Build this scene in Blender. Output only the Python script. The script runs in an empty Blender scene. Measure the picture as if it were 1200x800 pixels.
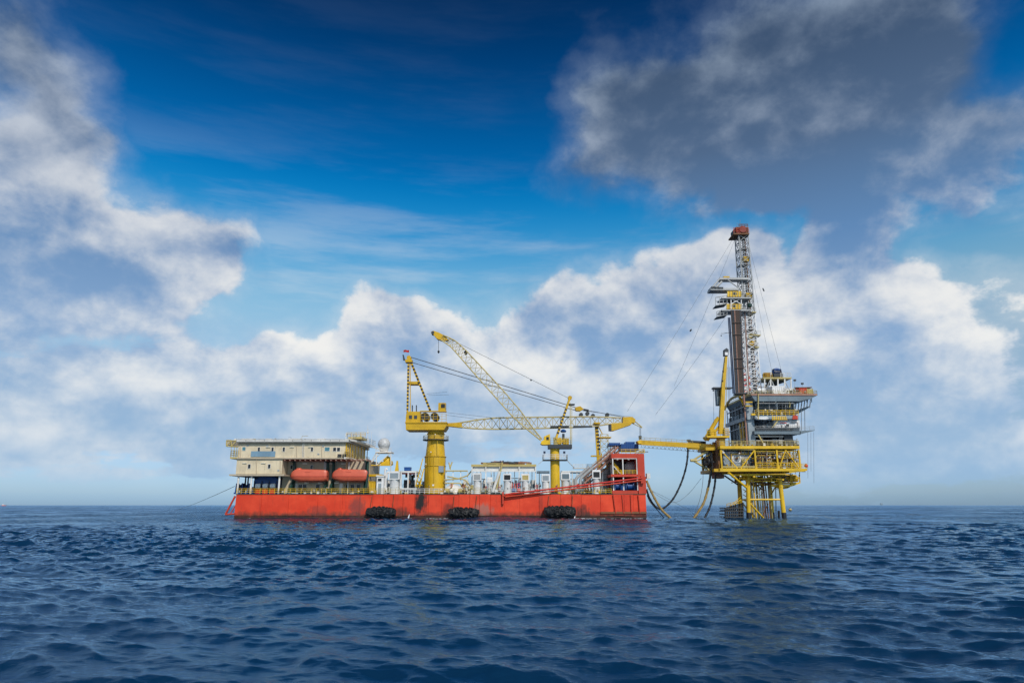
import bpy, bmesh, math, random
import numpy as np
from mathutils import Vector, Matrix

random.seed(7)
R = math.radians
sc = bpy.context.scene
col = sc.collection

# ---------------------------------------------------------------- camera
CAM_H = 3.0
LENS = 24.0
F = LENS / 36.0 * 1200.0            # focal length in photo pixels
PITCH = math.atan(191.5 / F)        # the horizon stands at y = 591.5 of 800
cd = bpy.data.cameras.new("camera")
cd.lens = LENS
cd.sensor_width = 36.0
cd.clip_start = 0.5
cd.clip_end = 60000.0
cam = bpy.data.objects.new("camera", cd)
cam.location = (0, 0, CAM_H)
cam.rotation_euler = (math.pi / 2 + PITCH, 0, 0)
col.objects.link(cam)
sc.camera = cam

# ---------------------------------------------------------------- exposure
sc.view_settings.view_transform = 'Standard'
sc.view_settings.look = 'None'
sc.view_settings.exposure = 0.0
sc.view_settings.gamma = 1.0
sc.view_settings.use_curve_mapping = False

# ---------------------------------------------------------------- sun
SUN_EL, SUN_AZ = 42.0, 156.0        # azimuth clockwise from +Y: behind the camera, to the right
sd = bpy.data.lights.new("sun", 'SUN')
sd.energy = 3.3
sd.angle = R(1.5)
sd.color = (1.0, 0.93, 0.83)
sun = bpy.data.objects.new("sun", sd)
_d = Vector((math.sin(R(SUN_AZ)) * math.cos(R(SUN_EL)), math.cos(R(SUN_AZ)) * math.cos(R(SUN_EL)), math.sin(R(SUN_EL))))
sun.rotation_euler = _d.to_track_quat('Z', 'Y').to_euler()
sun.location = (60, -60, 120)
col.objects.link(sun)

# ---------------------------------------------------------------- world: Nishita sky with procedural clouds
w = bpy.data.worlds.new("World")
sc.world = w
w.use_nodes = True
w.cycles.sampling_method = 'MANUAL'
w.cycles.sample_map_resolution = 256
sc.cycles.use_adaptive_sampling = True
sc.cycles.adaptive_threshold = 0.02
wt = w.node_tree
wt.nodes.clear()


class NT:
    """small helper to write node maths"""
    def __init__(s, tree):
        s.t = tree

    def n(s, kind, **kw):
        nd = s.t.nodes.new(kind)
        for k, v in kw.items():
            setattr(nd, k, v)
        return nd

    def put(s, sock, v):
        if isinstance(v, bpy.types.NodeSocket):
            s.t.links.new(v, sock)
        else:
            sock.default_value = v

    def m(s, op, a, b=0.0, c=0.0, clamp=False):
        nd = s.n('ShaderNodeMath', operation=op, use_clamp=clamp)
        for i, v in enumerate((a, b, c)):
            s.put(nd.inputs[i], v)
        return nd.outputs[0]

    def vm(s, op, a, b=(0, 0, 0)):
        nd = s.n('ShaderNodeVectorMath', operation=op)
        s.put(nd.inputs[0], a)
        s.put(nd.inputs[1], b)
        return nd.outputs[0]

    def xyz(s, x, y, z):
        nd = s.n('ShaderNodeCombineXYZ')
        for i, v in enumerate((x, y, z)):
            s.put(nd.inputs[i], v)
        return nd.outputs[0]

    def sep(s, v):
        nd = s.n('ShaderNodeSeparateXYZ')
        s.put(nd.inputs[0], v)
        return nd.outputs

    def noise(s, v, scale, detail=4.0, rough=0.5, lac=2.0, dist=0.0):
        nd = s.n('ShaderNodeTexNoise')
        s.put(nd.inputs['Vector'], v)
        nd.inputs['Scale'].default_value = scale
        nd.inputs['Detail'].default_value = detail
        nd.inputs['Roughness'].default_value = rough
        nd.inputs['Lacunarity'].default_value = lac
        nd.inputs['Distortion'].default_value = dist
        return nd.outputs['Fac']

    def voro(s, v, scale, detail=2.0, rough=0.5):
        nd = s.n('ShaderNodeTexVoronoi', feature='F1')
        nd.normalize = True
        s.put(nd.inputs['Vector'], v)
        nd.inputs['Scale'].default_value = scale
        nd.inputs['Detail'].default_value = detail
        nd.inputs['Roughness'].default_value = rough
        return nd.outputs['Distance']

    def step(s, v, a, b, lo=0.0, hi=1.0):
        nd = s.n('ShaderNodeMapRange', interpolation_type='SMOOTHSTEP')
        s.put(nd.inputs[0], v)
        for i, q in enumerate((a, b, lo, hi)):
            s.put(nd.inputs[i + 1], q)
        return nd.outputs[0]

    def ramp(s, v, stops, interp='LINEAR'):
        nd = s.n('ShaderNodeValToRGB')
        s.put(nd.inputs[0], v)
        cr = nd.color_ramp
        cr.interpolation = interp
        while len(cr.elements) < len(stops):
            cr.elements.new(0.5)
        for e, (p, c) in zip(cr.elements, stops):
            e.position = p
            e.color = (c[0], c[1], c[2], 1.0)
        return nd.outputs[0]

    def mix(s, f, a, b, mode='MIX'):
        nd = s.n('ShaderNodeMix', data_type='RGBA', blend_type=mode)
        s.put(nd.inputs[0], f)
        for sock, v in ((nd.inputs[6], a), (nd.inputs[7], b)):
            if not isinstance(v, bpy.types.NodeSocket) and len(v) == 3:
                v = (*v, 1.0)
            s.put(sock, v)
        return nd.outputs[2]


def srgb(*c):
    out = []
    for v in c:
        v = v / 255.0
        out.append(v / 12.92 if v <= 0.04045 else ((v + 0.055) / 1.055) ** 2.4)
    return tuple(out)


def px_dir(px, py):
    """azimuth and elevation (radians) in which the photograph shows a pixel"""
    x, y, z = (px - 600.0) / F, 1.0, (400.0 - py) / F
    c, s_ = math.cos(PITCH), math.sin(PITCH)
    y, z = y * c - z * s_, y * s_ + z * c
    return math.atan2(x, y), math.atan2(z, math.hypot(x, y))


# the heaps of cloud that stood in the sky: centre pixel, radii in pixels, weight, greyness
CLOUDS = [
    (40, 300, 190, 80, .66, .42), (150, 285, 110, 60, .44, .20), (10, 220, 90, 70, .42, .0), (55, 130, 60, 55, .60, -.1), (0, 30, 75, 50, .40, 1.5), (215, 322, 75, 36, .24, .35), (90, 225, 80, 50, .22, -.1),
    (890, 165, 225, 75, .62, 1.05), (720, 130, 75, 75, .44, .55), (1020, 75, 160, 70, .62, .95), (1160, 175, 130, 60, .52, .95), (960, 215, 130, 40, .24, 1.1), (800, 90, 120, 60, .40, .95), (1000, 25, 90, 35, .40, .5),
    (470, 375, 62, 48, .50, -.2), (380, 425, 70, 50, .44, .0), (560, 440, 110, 60, .36, .35), (850, 310, 72, 45, .56, -.2), (740, 365, 110, 60, .36, .45), (660, 440, 140, 60, .30, .35), (400, 475, 120, 35, .30, .4),
    (985, 325, 75, 70, .56, .75), (1085, 372, 46, 40, .56, -.7), (1120, 450, 130, 55, .34, .4), (960, 440, 110, 70, .32, .35), (1040, 405, 60, 35, .34, -.2),
    (150, 435, 150, 45, .42, .30), (60, 500, 150, 34, .44, .2), (275, 465, 90, 40, .40, -.1), (1060, 525, 200, 26, .42, .1), (820, 450, 120, 60, .30, .0), (180, 535, 170, 22, .40, .1),
]
GAPS = [(430, 150, 220, 140, .55), (560, 40, 170, 90, .45), (1185, 25, 60, 60, .45), (1190, 268, 90, 24, .46), (620, 270, 110, 40, .40), (310, 365, 90, 34, .40), (50, 396, 110, 20, .34), (905, 290, 16, 40, .36), (770, 262, 120, 20, .30), (880, 258, 70, 18, .26), (540, 330, 60, 30, .20), (330, 520, 60, 30, .12)]

N = NT(wt)
tc = N.n('ShaderNodeTexCoord')
dirv = N.vm('NORMALIZE', tc.outputs['Generated'])
sx, sy, sz = N.sep(dirv)
azv = N.m('ARCTAN2', sx, sy)
elv = N.m('ARCSINE', sz)
eln = N.m('DIVIDE', elv, R(45), clamp=True)
fl = N.xyz(sx, sy, N.m('MULTIPLY', sz, 1.3))
warp = N.n('ShaderNodeTexNoise')
N.put(warp.inputs['Vector'], fl)
warp.inputs['Scale'].default_value = 6.0
warp.inputs['Detail'].default_value = 3.0
wv = N.vm('SUBTRACT', warp.outputs['Color'], (.5, .5, .5))
ae = N.xyz(azv, elv, 0.0)
aew = N.vm('ADD', ae, N.vm('MULTIPLY', wv, (.20, .15, .0)))


def heap(cx, cy, rx, ry):
    a0, e0 = px_dir(cx, cy)
    a1, _ = px_dir(cx + rx, cy)
    _, e1 = px_dir(cx, cy - ry)
    q = N.vm('MULTIPLY', N.vm('SUBTRACT', aew, (a0, e0, 0)), (.9 / abs(a1 - a0), .9 / abs(e1 - e0), 0))
    nd = N.n('ShaderNodeVectorMath', operation='DOT_PRODUCT')
    N.put(nd.inputs[0], q)
    N.put(nd.inputs[1], q)
    return N.m('POWER', .36788, nd.outputs['Value']), e0


acc = (0, 0, 0)
for (cx, cy, rx, ry, wgt, grey) in CLOUDS:
    gv, e0 = heap(cx, cy, rx, ry)
    nd = N.n('ShaderNodeVectorMath', operation='MULTIPLY_ADD')
    N.put(nd.inputs[0], gv)
    nd.inputs[1].default_value = (wgt, wgt * e0, wgt * grey)
    N.put(nd.inputs[2], acc)
    acc = nd.outputs[0]
mass, melev, mgrey = N.sep(acc)
gap = 0.0
for (cx, cy, rx, ry, wgt) in GAPS:
    gv, e0 = heap(cx, cy, rx, ry)
    gap = N.m('MULTIPLY_ADD', gv, wgt, gap)
inv = N.m('DIVIDE', 1.0, N.m('ADD', mass, .03))
height = N.m('SUBTRACT', elv, N.m('MULTIPLY', melev, inv))      # above or below the middle of the heap
grey = N.m('MULTIPLY', mgrey, inv)
flw = N.vm('ADD', fl, N.vm('MULTIPLY', wv, (.045, .045, .045)))
toward = (.016, .0, .036)                                        # a short step towards the sun
n0 = N.noise(flw, 5.2, 11.0, .60, 2.1)
n1 = N.noise(N.vm('ADD', flw, toward), 5.2, 8.0, .60, 2.1)
v0 = N.voro(flw, 10.0, 5.0, .55)
v1 = N.voro(N.vm('ADD', flw, toward), 10.0, 4.0, .55)
low = N.step(elv, R(20), R(9), 0.0, -.04)                          # more cloud towards the horizon, all the way round
edge = N.step(elv, R(0.0), R(3.5), -.16, 0.0)
dens = N.m('MULTIPLY_ADD', N.m('SUBTRACT', n0, .5), 1.0, mass)
dens = N.m('MULTIPLY_ADD', N.m('SUBTRACT', .40, v0), N.step(elv, R(32), R(14), .46, .66), dens)
lay = N.noise(N.xyz(sx, sy, N.m('MULTIPLY', sz, 5.0)), 5.5, 7.0, .58)        # flat layers far off, low over the sea
dens = N.m('MULTIPLY_ADD', N.m('SUBTRACT', lay, .40), N.step(elv, R(13), R(6), 0.0, 1.1), dens)
rest = N.step(N.m('ABSOLUTE', azv), R(38), R(58), 0.0, .18)        # the same broken cloud goes on all round
dens = N.m('SUBTRACT', N.m('ADD', N.m('ADD', N.m('ADD', dens, rest), low), edge), gap)
cover = N.step(dens, N.step(elv, R(26), R(15), .06, .14), N.step(elv, R(30), R(14), .60, .30))
veil = N.m('MULTIPLY', N.step(dens, -.10, .40), .38)
streak = N.noise(N.xyz(sx, sy, N.m('MULTIPLY', sz, 7.0)), 2.6, 6.0, .6)      # thin high veils
streak = N.m('MULTIPLY', N.step(streak, .44, .70, 0.0, .34), N.step(elv, R(30), R(18), .12, 1.0))
veil = N.m('MAXIMUM', veil, streak)
cover = N.m('MULTIPLY', N.m('MAXIMUM', cover, veil), N.step(elv, R(0.0), R(3.0), .25, 1.0))
lit = N.m('MULTIPLY_ADD', N.m('SUBTRACT', n0, n1), 2.3, N.step(elv, R(28), R(13), .27, .30))
lit = N.m('MULTIPLY_ADD', N.m('SUBTRACT', N.noise(N.vm('ADD', fl, (3.1, 1.7, .4)), 6.5, 3.0, .5), .5), 2.3, lit)
lit = N.m('MULTIPLY_ADD', N.m('SUBTRACT', v1, v0), N.step(elv, R(32), R(14), .8, 2.1), lit)
lit = N.m('MULTIPLY_ADD', height, 4.2, lit)
lit = N.m('MULTIPLY_ADD', grey, -.60, lit)
lit = N.m('SUBTRACT', lit, N.step(dens, .35, 1.1, -.12, .16))
lit = N.step(lit, -.42, 1.12)                                     # soft shoulders: no flat patches

sky = N.n('ShaderNodeTexSky', sky_type='NISHITA')
sky.sun_disc = False
sky.sun_elevation = R(SUN_EL)
sky.sun_rotation = R(SUN_AZ)
sky.altitude = 0.0
sky.air_density = 1.0
sky.dust_density = 0.6
sky.ozone_density = 2.0
TINT = [(0.9, (.52, .80, 1.36)), (6.4, (.84, .88, .98)), (13.5, (1.35, 1.40, 1.22)), (17.1, (1.10, 1.50, 1.36)), (20.6, (.36, 1.28, 1.46)), (24.1, (.012, 1.0, 1.44)), (27.5, (.005, .72, 1.25)), (34, (.004, .36, .74)), (40, (.004, .18, .40)), (45, (.004, .14, .33))]
tint = N.ramp(eln, [(e / 45.0, tuple(q / 2 for q in c)) for e, c in TINT], 'B_SPLINE')
skyc = N.mix(1.0, N.mix(1.0, sky.outputs[0], tint, 'MULTIPLY'), (2.0, 2.0, 2.0), 'MULTIPLY')
LIT = [(0.0, srgb(168, 198, 224)), (.10, srgb(218, 226, 234)), (.28, srgb(240, 240, 238)), (.46, srgb(222, 225, 229)), (.62, srgb(176, 188, 206)), (.76, srgb(150, 166, 186)), (.9, srgb(108, 130, 158)), (1.0, srgb(90, 114, 142))]
SHD = [(0.0, srgb(150, 186, 220)), (.10, srgb(154, 186, 217)), (.28, srgb(134, 168, 207)), (.46, srgb(96, 136, 182)), (.62, srgb(80, 105, 138)), (.76, srgb(64, 86, 116)), (.9, srgb(48, 70, 102)), (1.0, srgb(40, 62, 94))]
cloudc = N.mix(lit, N.ramp(eln, SHD), N.ramp(eln, LIT))
cloudc = N.mix(1.0, cloudc, (10.0, 10.0, 10.0), 'MULTIPLY')
final = N.mix(cover, skyc, cloudc)
bg = N.n('ShaderNodeBackground')
bg.inputs['Strength'].default_value = 0.1
wt.links.new(final, bg.inputs['Color'])
wo = N.n('ShaderNodeOutputWorld')
wt.links.new(bg.outputs[0], wo.inputs['Surface'])

# ---------------------------------------------------------------- materials
MATS = {}


def bsdf(name):
    m = bpy.data.materials.new(name)
    m.use_nodes = True
    t = m.node_tree
    b = t.nodes['Principled BSDF']
    return m, NT(t), b


def paint(name, c, rough=.5, metal=0.0, rust=.25, dirt=.25, scale=1.0, rustc=(.13, .055, .025), spec=.4):
    """weathered paint: patchy tone, vertical dirt runs and rust spots"""
    m, n, b = bsdf(name)
    co = n.n('ShaderNodeNewGeometry').outputs['Position']
    oi = n.n('ShaderNodeObjectInfo').outputs['Random']
    patch = n.noise(co, .35 * scale, 5, .6)
    run = n.noise(n.vm('MULTIPLY', co, (1.6 * scale, 1.6 * scale, .22 * scale)), 1.0, 6, .65)
    spot = n.noise(co, 1.1 * scale, 8, .7)
    base = n.mix(n.step(patch, .35, .7), tuple(q * .86 for q in c), tuple(min(1, q * 1.08) for q in c))
    base = n.mix(n.m('MULTIPLY', oi, .22), base, tuple(q * .62 for q in c))
    base = n.mix(n.step(run, .50, .80, 0.0, dirt), base, tuple(q * .30 + .012 for q in c))
    base = n.mix(n.step(spot, .58, .72, 0.0, rust), base, rustc)
    n.put(b.inputs['Base Color'], base)
    n.put(b.inputs['Roughness'], n.step(spot, .3, .7, rough * .85, min(1, rough * 1.25)))
    b.inputs['Metallic'].default_value = metal
    b.inputs['Specular IOR Level'].default_value = spec
    bp = n.n('ShaderNodeBump')
    bp.inputs['Strength'].default_value = .25
    bp.inputs['Distance'].default_value = .03
    n.put(bp.inputs['Height'], spot)
    n.put(b.inputs['Normal'], bp.outputs[0])
    MATS[name] = m
    return m


def plain(name, c, rough=.5, metal=0.0):
    m, n, b = bsdf(name)
    co = n.n('ShaderNodeNewGeometry').outputs['Position']
    v = n.noise(co, 2.0, 4, .6)
    n.put(b.inputs['Base Color'], n.mix(n.step(v, .3, .7), tuple(q * .75 for q in c), tuple(min(1, q * 1.12) for q in c)))
    b.inputs['Roughness'].default_value = rough
    b.inputs['Metallic'].default_value = metal
    MATS[name] = m
    return m


# ---------------------------------------------------------------- sea: wind waves from a wave spectrum
def ocean_tile(L, n, wind, wdir, amp, seed, kmin=0.0, kmax=1e9, spread=2.0, chop=1.0):
    rg = np.random.default_rng(seed)
    k1 = np.fft.fftfreq(n, d=L / n) * 2 * np.pi
    kx, ky = np.meshgrid(k1, k1, indexing='ij')
    k = np.hypot(kx, ky)
    k[0, 0] = 1e-6
    Lw = wind * wind / 9.81
    c = (kx * math.cos(wdir) + ky * math.sin(wdir)) / k
    P = np.exp(-1.0 / (k * Lw) ** 2) / k ** 4 * (.12 + np.abs(c) ** spread)
    P *= np.exp(-(k * L / n) ** 2 * .35)
    P[(k < kmin) | (k > kmax)] = 0
    P[0, 0] = 0
    h = (rg.normal(size=(n, n)) + 1j * rg.normal(size=(n, n))) * np.sqrt(P)
    z = np.fft.ifft2(h).real
    s = amp / z.std()
    dx = np.fft.ifft2(1j * kx / k * h).real
    dy = np.fft.ifft2(1j * ky / k * h).real
    return L, n, z * s, dx * s * chop, dy * s * chop


def sample(tile, x, y):
    L, n, *ch = tile
    u, v = x / L * n, y / L * n
    i, j = np.floor(u).astype(np.int64), np.floor(v).astype(np.int64)
    fu, fv = u - i, v - j
    i0, i1, j0, j1 = i % n, (i + 1) % n, j % n, (j + 1) % n
    return [a[i0, j0] * (1 - fu) * (1 - fv) + a[i1, j0] * fu * (1 - fv) + a[i0, j1] * (1 - fu) * fv + a[i1, j1] * fu * fv for a in ch]


def build_sea():
    # rings of growing size round the anchorage: fine near the viewer, coarse towards the horizon
    rr = [8.0]
    while rr[-1] < 130:
        rr.append(rr[-1] + .012 + .0036 * rr[-1])
    while rr[-1] < 900:
        rr.append(rr[-1] * 1.008)
    while rr[-1] < 28000:
        rr.append(rr[-1] * 1.06)
    r = np.array([0.0] + rr)
    a = np.concatenate([np.linspace(-180, -62, 30)[:-1], np.linspace(-62, -46, 30)[:-1], np.linspace(-46, 46, 640)[:-1], np.linspace(46, 62, 30)[:-1], np.linspace(62, 180, 30)[:-1]])
    na, nr = len(a), len(r)
    rg, ag = np.meshgrid(r, np.radians(a), indexing='ij')
    x, y = rg * np.sin(ag), rg * np.cos(ag)
    wd = R(250)
    big = ocean_tile(233.0, 512, 7.0, wd, .135, 3, kmin=.17, spread=5.0, chop=1.0)
    mid = ocean_tile(67.0, 512, 3.2, wd + .12, .062, 11, kmin=1.9, spread=6.0, chop=1.3)
    sml = ocean_tile(17.0, 512, 2.0, wd - .15, .031, 23, kmin=4.2, spread=4.0, chop=1.2)
    gust = ocean_tile(331.0, 128, 30.0, wd + 1.0, .34, 31, kmin=.04, kmax=.6, spread=.5)
    ca, sa = math.cos(.15), math.sin(.15)
    z = np.zeros_like(x)
    dx = np.zeros_like(x)
    dy = np.zeros_like(x)
    patch = np.clip(1.0 + sample(gust, x, y)[0], .45, 1.6)           # gusts ruffle some patches more than others
    for t, near, far, rot in ((big, 700, 2600, 0), (mid, 150, 420, 1), (sml, 50, 150, 0)):
        u, v = (x * ca - y * sa, x * sa + y * ca) if rot else (x, y)
        f = np.clip((far - rg) / (far - near), 0, 1) * (patch if t is not big else 1.0)
        h, hx, hy = sample(t, u, v)
        if rot:
            hx, hy = hx * ca + hy * sa, -hx * sa + hy * ca
        z += h * f
        dx += hx * f
        dy += hy * f
    co = np.stack([x + dx, y + dy, z], -1).reshape(-1, 3)
    i = np.arange(nr - 1)[:, None] * na
    j = np.arange(na)[None, :]
    j2 = (j + 1) % na
    quads = np.stack([i + j, i + na + j, i + na + j2, i + j2], -1)[..., ::-1].reshape(-1, 4)
    me = bpy.data.meshes.new("sea")
    me.vertices.add(len(co))
    me.vertices.foreach_set("co", co.astype(np.float32).ravel())
    me.loops.add(quads.size)
    me.loops.foreach_set("vertex_index", quads.astype(np.int32).ravel())
    me.polygons.add(len(quads))
    me.polygons.foreach_set("loop_start", np.arange(0, quads.size, 4, dtype=np.int32))
    me.polygons.foreach_set("loop_total", np.full(len(quads), 4, dtype=np.int32))
    me.update(calc_edges=True)
    me.polygons.foreach_set("use_smooth", np.ones(len(quads), dtype=bool))
    m, n, b = bsdf("sea_water")
    p = n.n('ShaderNodeNewGeometry').outputs['Position']
    tone = n.noise(p, .02, 3, .5)
    n.t.nodes.remove(b)
    body = n.n('ShaderNodeBsdfDiffuse')
    n.put(body.inputs['Color'], n.mix(tone, (.0024, .023, .064), (.003, .031, .080)))
    gloss = n.n('ShaderNodeBsdfGlossy')
    gloss.inputs['Color'].default_value = (.50, .72, .92, 1.0)
    fres = n.n('ShaderNodeFresnel')
    fres.inputs['IOR'].default_value = 1.333
    dist = n.n('ShaderNodeVectorMath', operation='LENGTH')
    n.put(dist.inputs[0], p)
    n.put(gloss.inputs['Roughness'], n.step(dist.outputs['Value'], 30, 500, .06, .26))
    pw = n.vm('MULTIPLY', p, (1.0, 2.2, 1.0))
    r1 = n.noise(pw, 4.5, 5, .62, 2.1, .3)
    r2 = n.noise(pw, .8, 5, .60, 2.0, .4)
    bp = n.n('ShaderNodeBump')
    n.put(bp.inputs['Strength'], n.step(n.noise(p, .05, 3, .5), .35, .65, .25, .8))
    bp.inputs['Distance'].default_value = .034
    n.put(bp.inputs['Height'], r1)
    bp2 = n.n('ShaderNodeBump')
    cat = n.noise(n.vm('MULTIPLY', p, (.035, .011, 1.0)), 1.0, 4, .6)      # cat's-paws of wind far out
    n.put(bp2.inputs['Strength'], n.m('MULTIPLY', n.step(dist.outputs['Value'], 60, 220, 0.0, 1.0), n.step(cat, .36, .64, .25, 1.0)))
    bp2.inputs['Distance'].default_value = .40
    n.put(bp2.inputs['Height'], r2)
    n.put(bp2.inputs['Normal'], bp.outputs[0])
    for nd in (body, gloss, fres):
        n.put(nd.inputs['Normal'], bp2.outputs[0])
    mx = n.n('ShaderNodeMixShader')
    n.put(mx.inputs[0], fres.outputs[0])
    n.put(mx.inputs[1], body.outputs[0])
    n.put(mx.inputs[2], gloss.outputs[0])
    n.put(n.t.nodes['Material Output'].inputs['Surface'], mx.outputs[0])
    me.materials.append(m)
    o = bpy.data.objects.new("sea", me)
    col.objects.link(o)
    o["kind"] = "structure"
    o["label"] = "dark blue sea with short wind waves reaching the horizon"
    return o


sea = build_sea()

# ---------------------------------------------------------------- building helpers
_c, _s = math.cos(PITCH), math.sin(PITCH)


def W(px, py, Y):
    """the point at depth Y (metres from the viewer) that the photograph shows at pixel px, py"""
    x, zz = (px - 600.0) / F, (400.0 - py) / F
    y, z = _c - zz * _s, _s + zz * _c
    t = Y / y
    return Vector((x * t, Y, CAM_H + z * t))


def V(x, y, z):
    return Vector((x, y, z))


def wloc(o):
    v = Vector((0, 0, 0))
    while o is not None:
        v += o.location
        o = o.parent
    return v


def tag(o, label=None, cat=None, group=None, kind=None):
    for k, v in (("label", label), ("category", cat), ("group", group), ("kind", kind)):
        if v:
            o[k] = v
    return o


def thing(name, label, cat, loc, group=None):
    o = bpy.data.objects.new(name, None)
    o.empty_display_size = .5
    o.location = loc
    col.objects.link(o)
    return tag(o, label, cat, group)


class MB:
    """collects simple solids and links them as ONE mesh object"""
    def __init__(s):
        s.v, s.f = [], []

    def add(s, vs, fs):
        o = len(s.v)
        s.v += [tuple(q) for q in vs]
        s.f += [tuple(o + i for i in f) for f in fs]
        return s

    def box(s, x0, x1, y0, y1, z0, z1):
        return s.add([(x0, y0, z0), (x1, y0, z0), (x1, y1, z0), (x0, y1, z0), (x0, y0, z1), (x1, y0, z1), (x1, y1, z1), (x0, y1, z1)],
                     [(0, 3, 2, 1), (4, 5, 6, 7), (0, 1, 5, 4), (1, 2, 6, 5), (2, 3, 7, 6), (3, 0, 4, 7)])

    def pbox(s, px0, py0, px1, py1, Y, depth):
        """box whose front face, at depth Y, covers the pixel rectangle"""
        a, b = W(px0, (py0 + py1) / 2, Y), W(px1, (py0 + py1) / 2, Y)
        return s.box(a.x, b.x, Y, Y + depth, W(px0, py1, Y).z, W(px0, py0, Y).z)

    def prism(s, pts, d, axis='y', a=0.0):
        """polygon pts (two coordinates) swept from a to a + d along an axis"""
        n = len(pts)
        mk = {'y': lambda p, q: (p[0], q, p[1]), 'z': lambda p, q: (p[0], p[1], q), 'x': lambda p, q: (q, p[0], p[1])}[axis]
        vs = [mk(p, a) for p in pts] + [mk(p, a + d) for p in pts]
        fs = [tuple(range(n)), tuple(range(2 * n - 1, n - 1, -1))] + [(i, i + n, (i + 1) % n + n, (i + 1) % n) for i in range(n)]
        return s.add(vs, fs)

    def pprism(s, pix, Y, depth):
        pts = [W(a, b, Y) for a, b in pix]
        return s.prism([(p.x, p.z) for p in pts], depth, 'y', Y)

    def ring(s, c, u, w, r, n):
        return [c + u * (r * math.cos(2 * math.pi * i / n)) + w * (r * math.sin(2 * math.pi * i / n)) for i in range(n)]

    def tube(s, p, q, r, r2=None, n=8):
        return s.path([p, q], [r, r if r2 is None else r2], n)

    def path(s, pts, r, n=8):
        pts = [Vector(p) for p in pts]
        rs = r if isinstance(r, (list, tuple)) else [r] * len(pts)
        vs, fs = [], []
        pu = None
        for i, p in enumerate(pts):
            d = (pts[min(i + 1, len(pts) - 1)] - pts[max(i - 1, 0)]).normalized()
            ref = pu if pu is not None else (Vector((0, 0, 1)) if abs(d.z) < .9 else Vector((0, 1, 0)))
            u = (ref - d * ref.dot(d)).normalized()
            pu = u
            w_ = d.cross(u)
            vs += s.ring(p, u, w_, rs[i], n)
        for i in range(len(pts) - 1):
            for k in range(n):
                a, b = i * n + k, i * n + (k + 1) % n
                fs.append((a, b, b + n, a + n))
        fs.append(tuple(range(n - 1, -1, -1)))
        fs.append(tuple(range((len(pts) - 1) * n, len(pts) * n)))
        return s.add(vs, fs)

    def bar(s, p, q, w_, h, up=(0, 0, 1)):
        p, q = Vector(p), Vector(q)
        d = (q - p).normalized()
        up = Vector(up)
        if abs(d.dot(up)) > .95:
            up = Vector((0, 1, 0))
        u = d.cross(up).normalized() * (w_ / 2)
        v = u.cross(d).normalized() * (h / 2)
        vs = [p - u - v, p + u - v, p + u + v, p - u + v, q - u - v, q + u - v, q + u + v, q - u + v]
        return s.add(vs, [(0, 3, 2, 1), (4, 5, 6, 7), (0, 1, 5, 4), (1, 2, 6, 5), (2, 3, 7, 6), (3, 0, 4, 7)])

    def lathe(s, c, prof, n=20, axis=(0, 0, 1)):
        """profile of (radius, distance along axis)"""
        d = Vector(axis).normalized()
        ref = Vector((0, 1, 0)) if abs(d.y) < .9 else Vector((1, 0, 0))
        u = (ref - d * ref.dot(d)).normalized()
        w_ = d.cross(u)
        vs, fs = [], []
        for r, h in prof:
            vs += s.ring(Vector(c) + d * h, u, w_, max(r, 1e-3), n)
        for i in range(len(prof) - 1):
            for k in range(n):
                a, b = i * n + k, i * n + (k + 1) % n
                fs.append((a, b, b + n, a + n))
        fs.append(tuple(range(n - 1, -1, -1)))
        fs.append(tuple(range((len(prof) - 1) * n, len(prof) * n)))
        return s.add(vs, fs)

    def ball(s, c, r, n=14, m=8, sq=(1, 1, 1)):
        o = len(s.v)
        s.lathe((0, 0, 0), [(r * math.sin(math.pi * i / m), -r * math.cos(math.pi * i / m)) for i in range(m + 1)], n)
        for i in range(o, len(s.v)):
            x, y, z = s.v[i]
            s.v[i] = (c[0] + x * sq[0], c[1] + y * sq[1], c[2] + z * sq[2])
        return s

    def torus(s, c, R_, r, axis=(1, 0, 0), n=16, m=8):
        d = Vector(axis).normalized()
        ref = Vector((0, 0, 1)) if abs(d.z) < .9 else Vector((1, 0, 0))
        u = (ref - d * ref.dot(d)).normalized()
        w_ = d.cross(u)
        vs, fs = [], []
        for i in range(n):
            t = 2 * math.pi * i / n
            e = u * math.cos(t) + w_ * math.sin(t)
            for k in range(m):
                p = 2 * math.pi * k / m
                vs.append(Vector(c) + e * (R_ + r * math.cos(p)) + d * (r * math.sin(p)))
        for i in range(n):
            for k in range(m):
                fs.append((i * m + k, i * m + (k + 1) % m, ((i + 1) % n) * m + (k + 1) % m, ((i + 1) % n) * m + k))
        return s.add(vs, fs)

    def build(s, name, mat, parent=None, smooth=False, kind=None, label=None):
        A = np.array(s.v)
        c = Vector(((A[:, 0].min() + A[:, 0].max()) / 2, (A[:, 1].min() + A[:, 1].max()) / 2, A[:, 2].min()))
        me = bpy.data.meshes.new(name)
        me.from_pydata((A - np.array(c)).tolist(), [], s.f)
        bm = bmesh.new()
        bm.from_mesh(me)
        bmesh.ops.recalc_face_normals(bm, faces=bm.faces)
        bm.to_mesh(me)
        bm.free()
        if smooth:
            for p in me.polygons:
                p.use_smooth = True
            me.set_sharp_from_angle(angle=R(38))
        me.materials.append(MATS[mat])
        o = bpy.data.objects.new(name, me)
        col.objects.link(o)
        o.parent = parent
        o.location = c - (wloc(parent) if parent else Vector((0, 0, 0)))
        if kind:
            o["kind"] = kind
        if label:
            o["label"] = label
        return o


def pbox(name, mat, parent, *a):
    return MB().pbox(*a).build(name, mat, parent)


def tube(name, mat, parent, p, q, r, r2=None, n=10):
    return MB().tube(p, q, r, r2, n).build(name, mat, parent, True)


def path(name, mat, parent, pts, r, n=8):
    return MB().path(pts, r, n).build(name, mat, parent, True)


def lerp(a, b, t):
    return a + (b - a) * t


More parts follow.
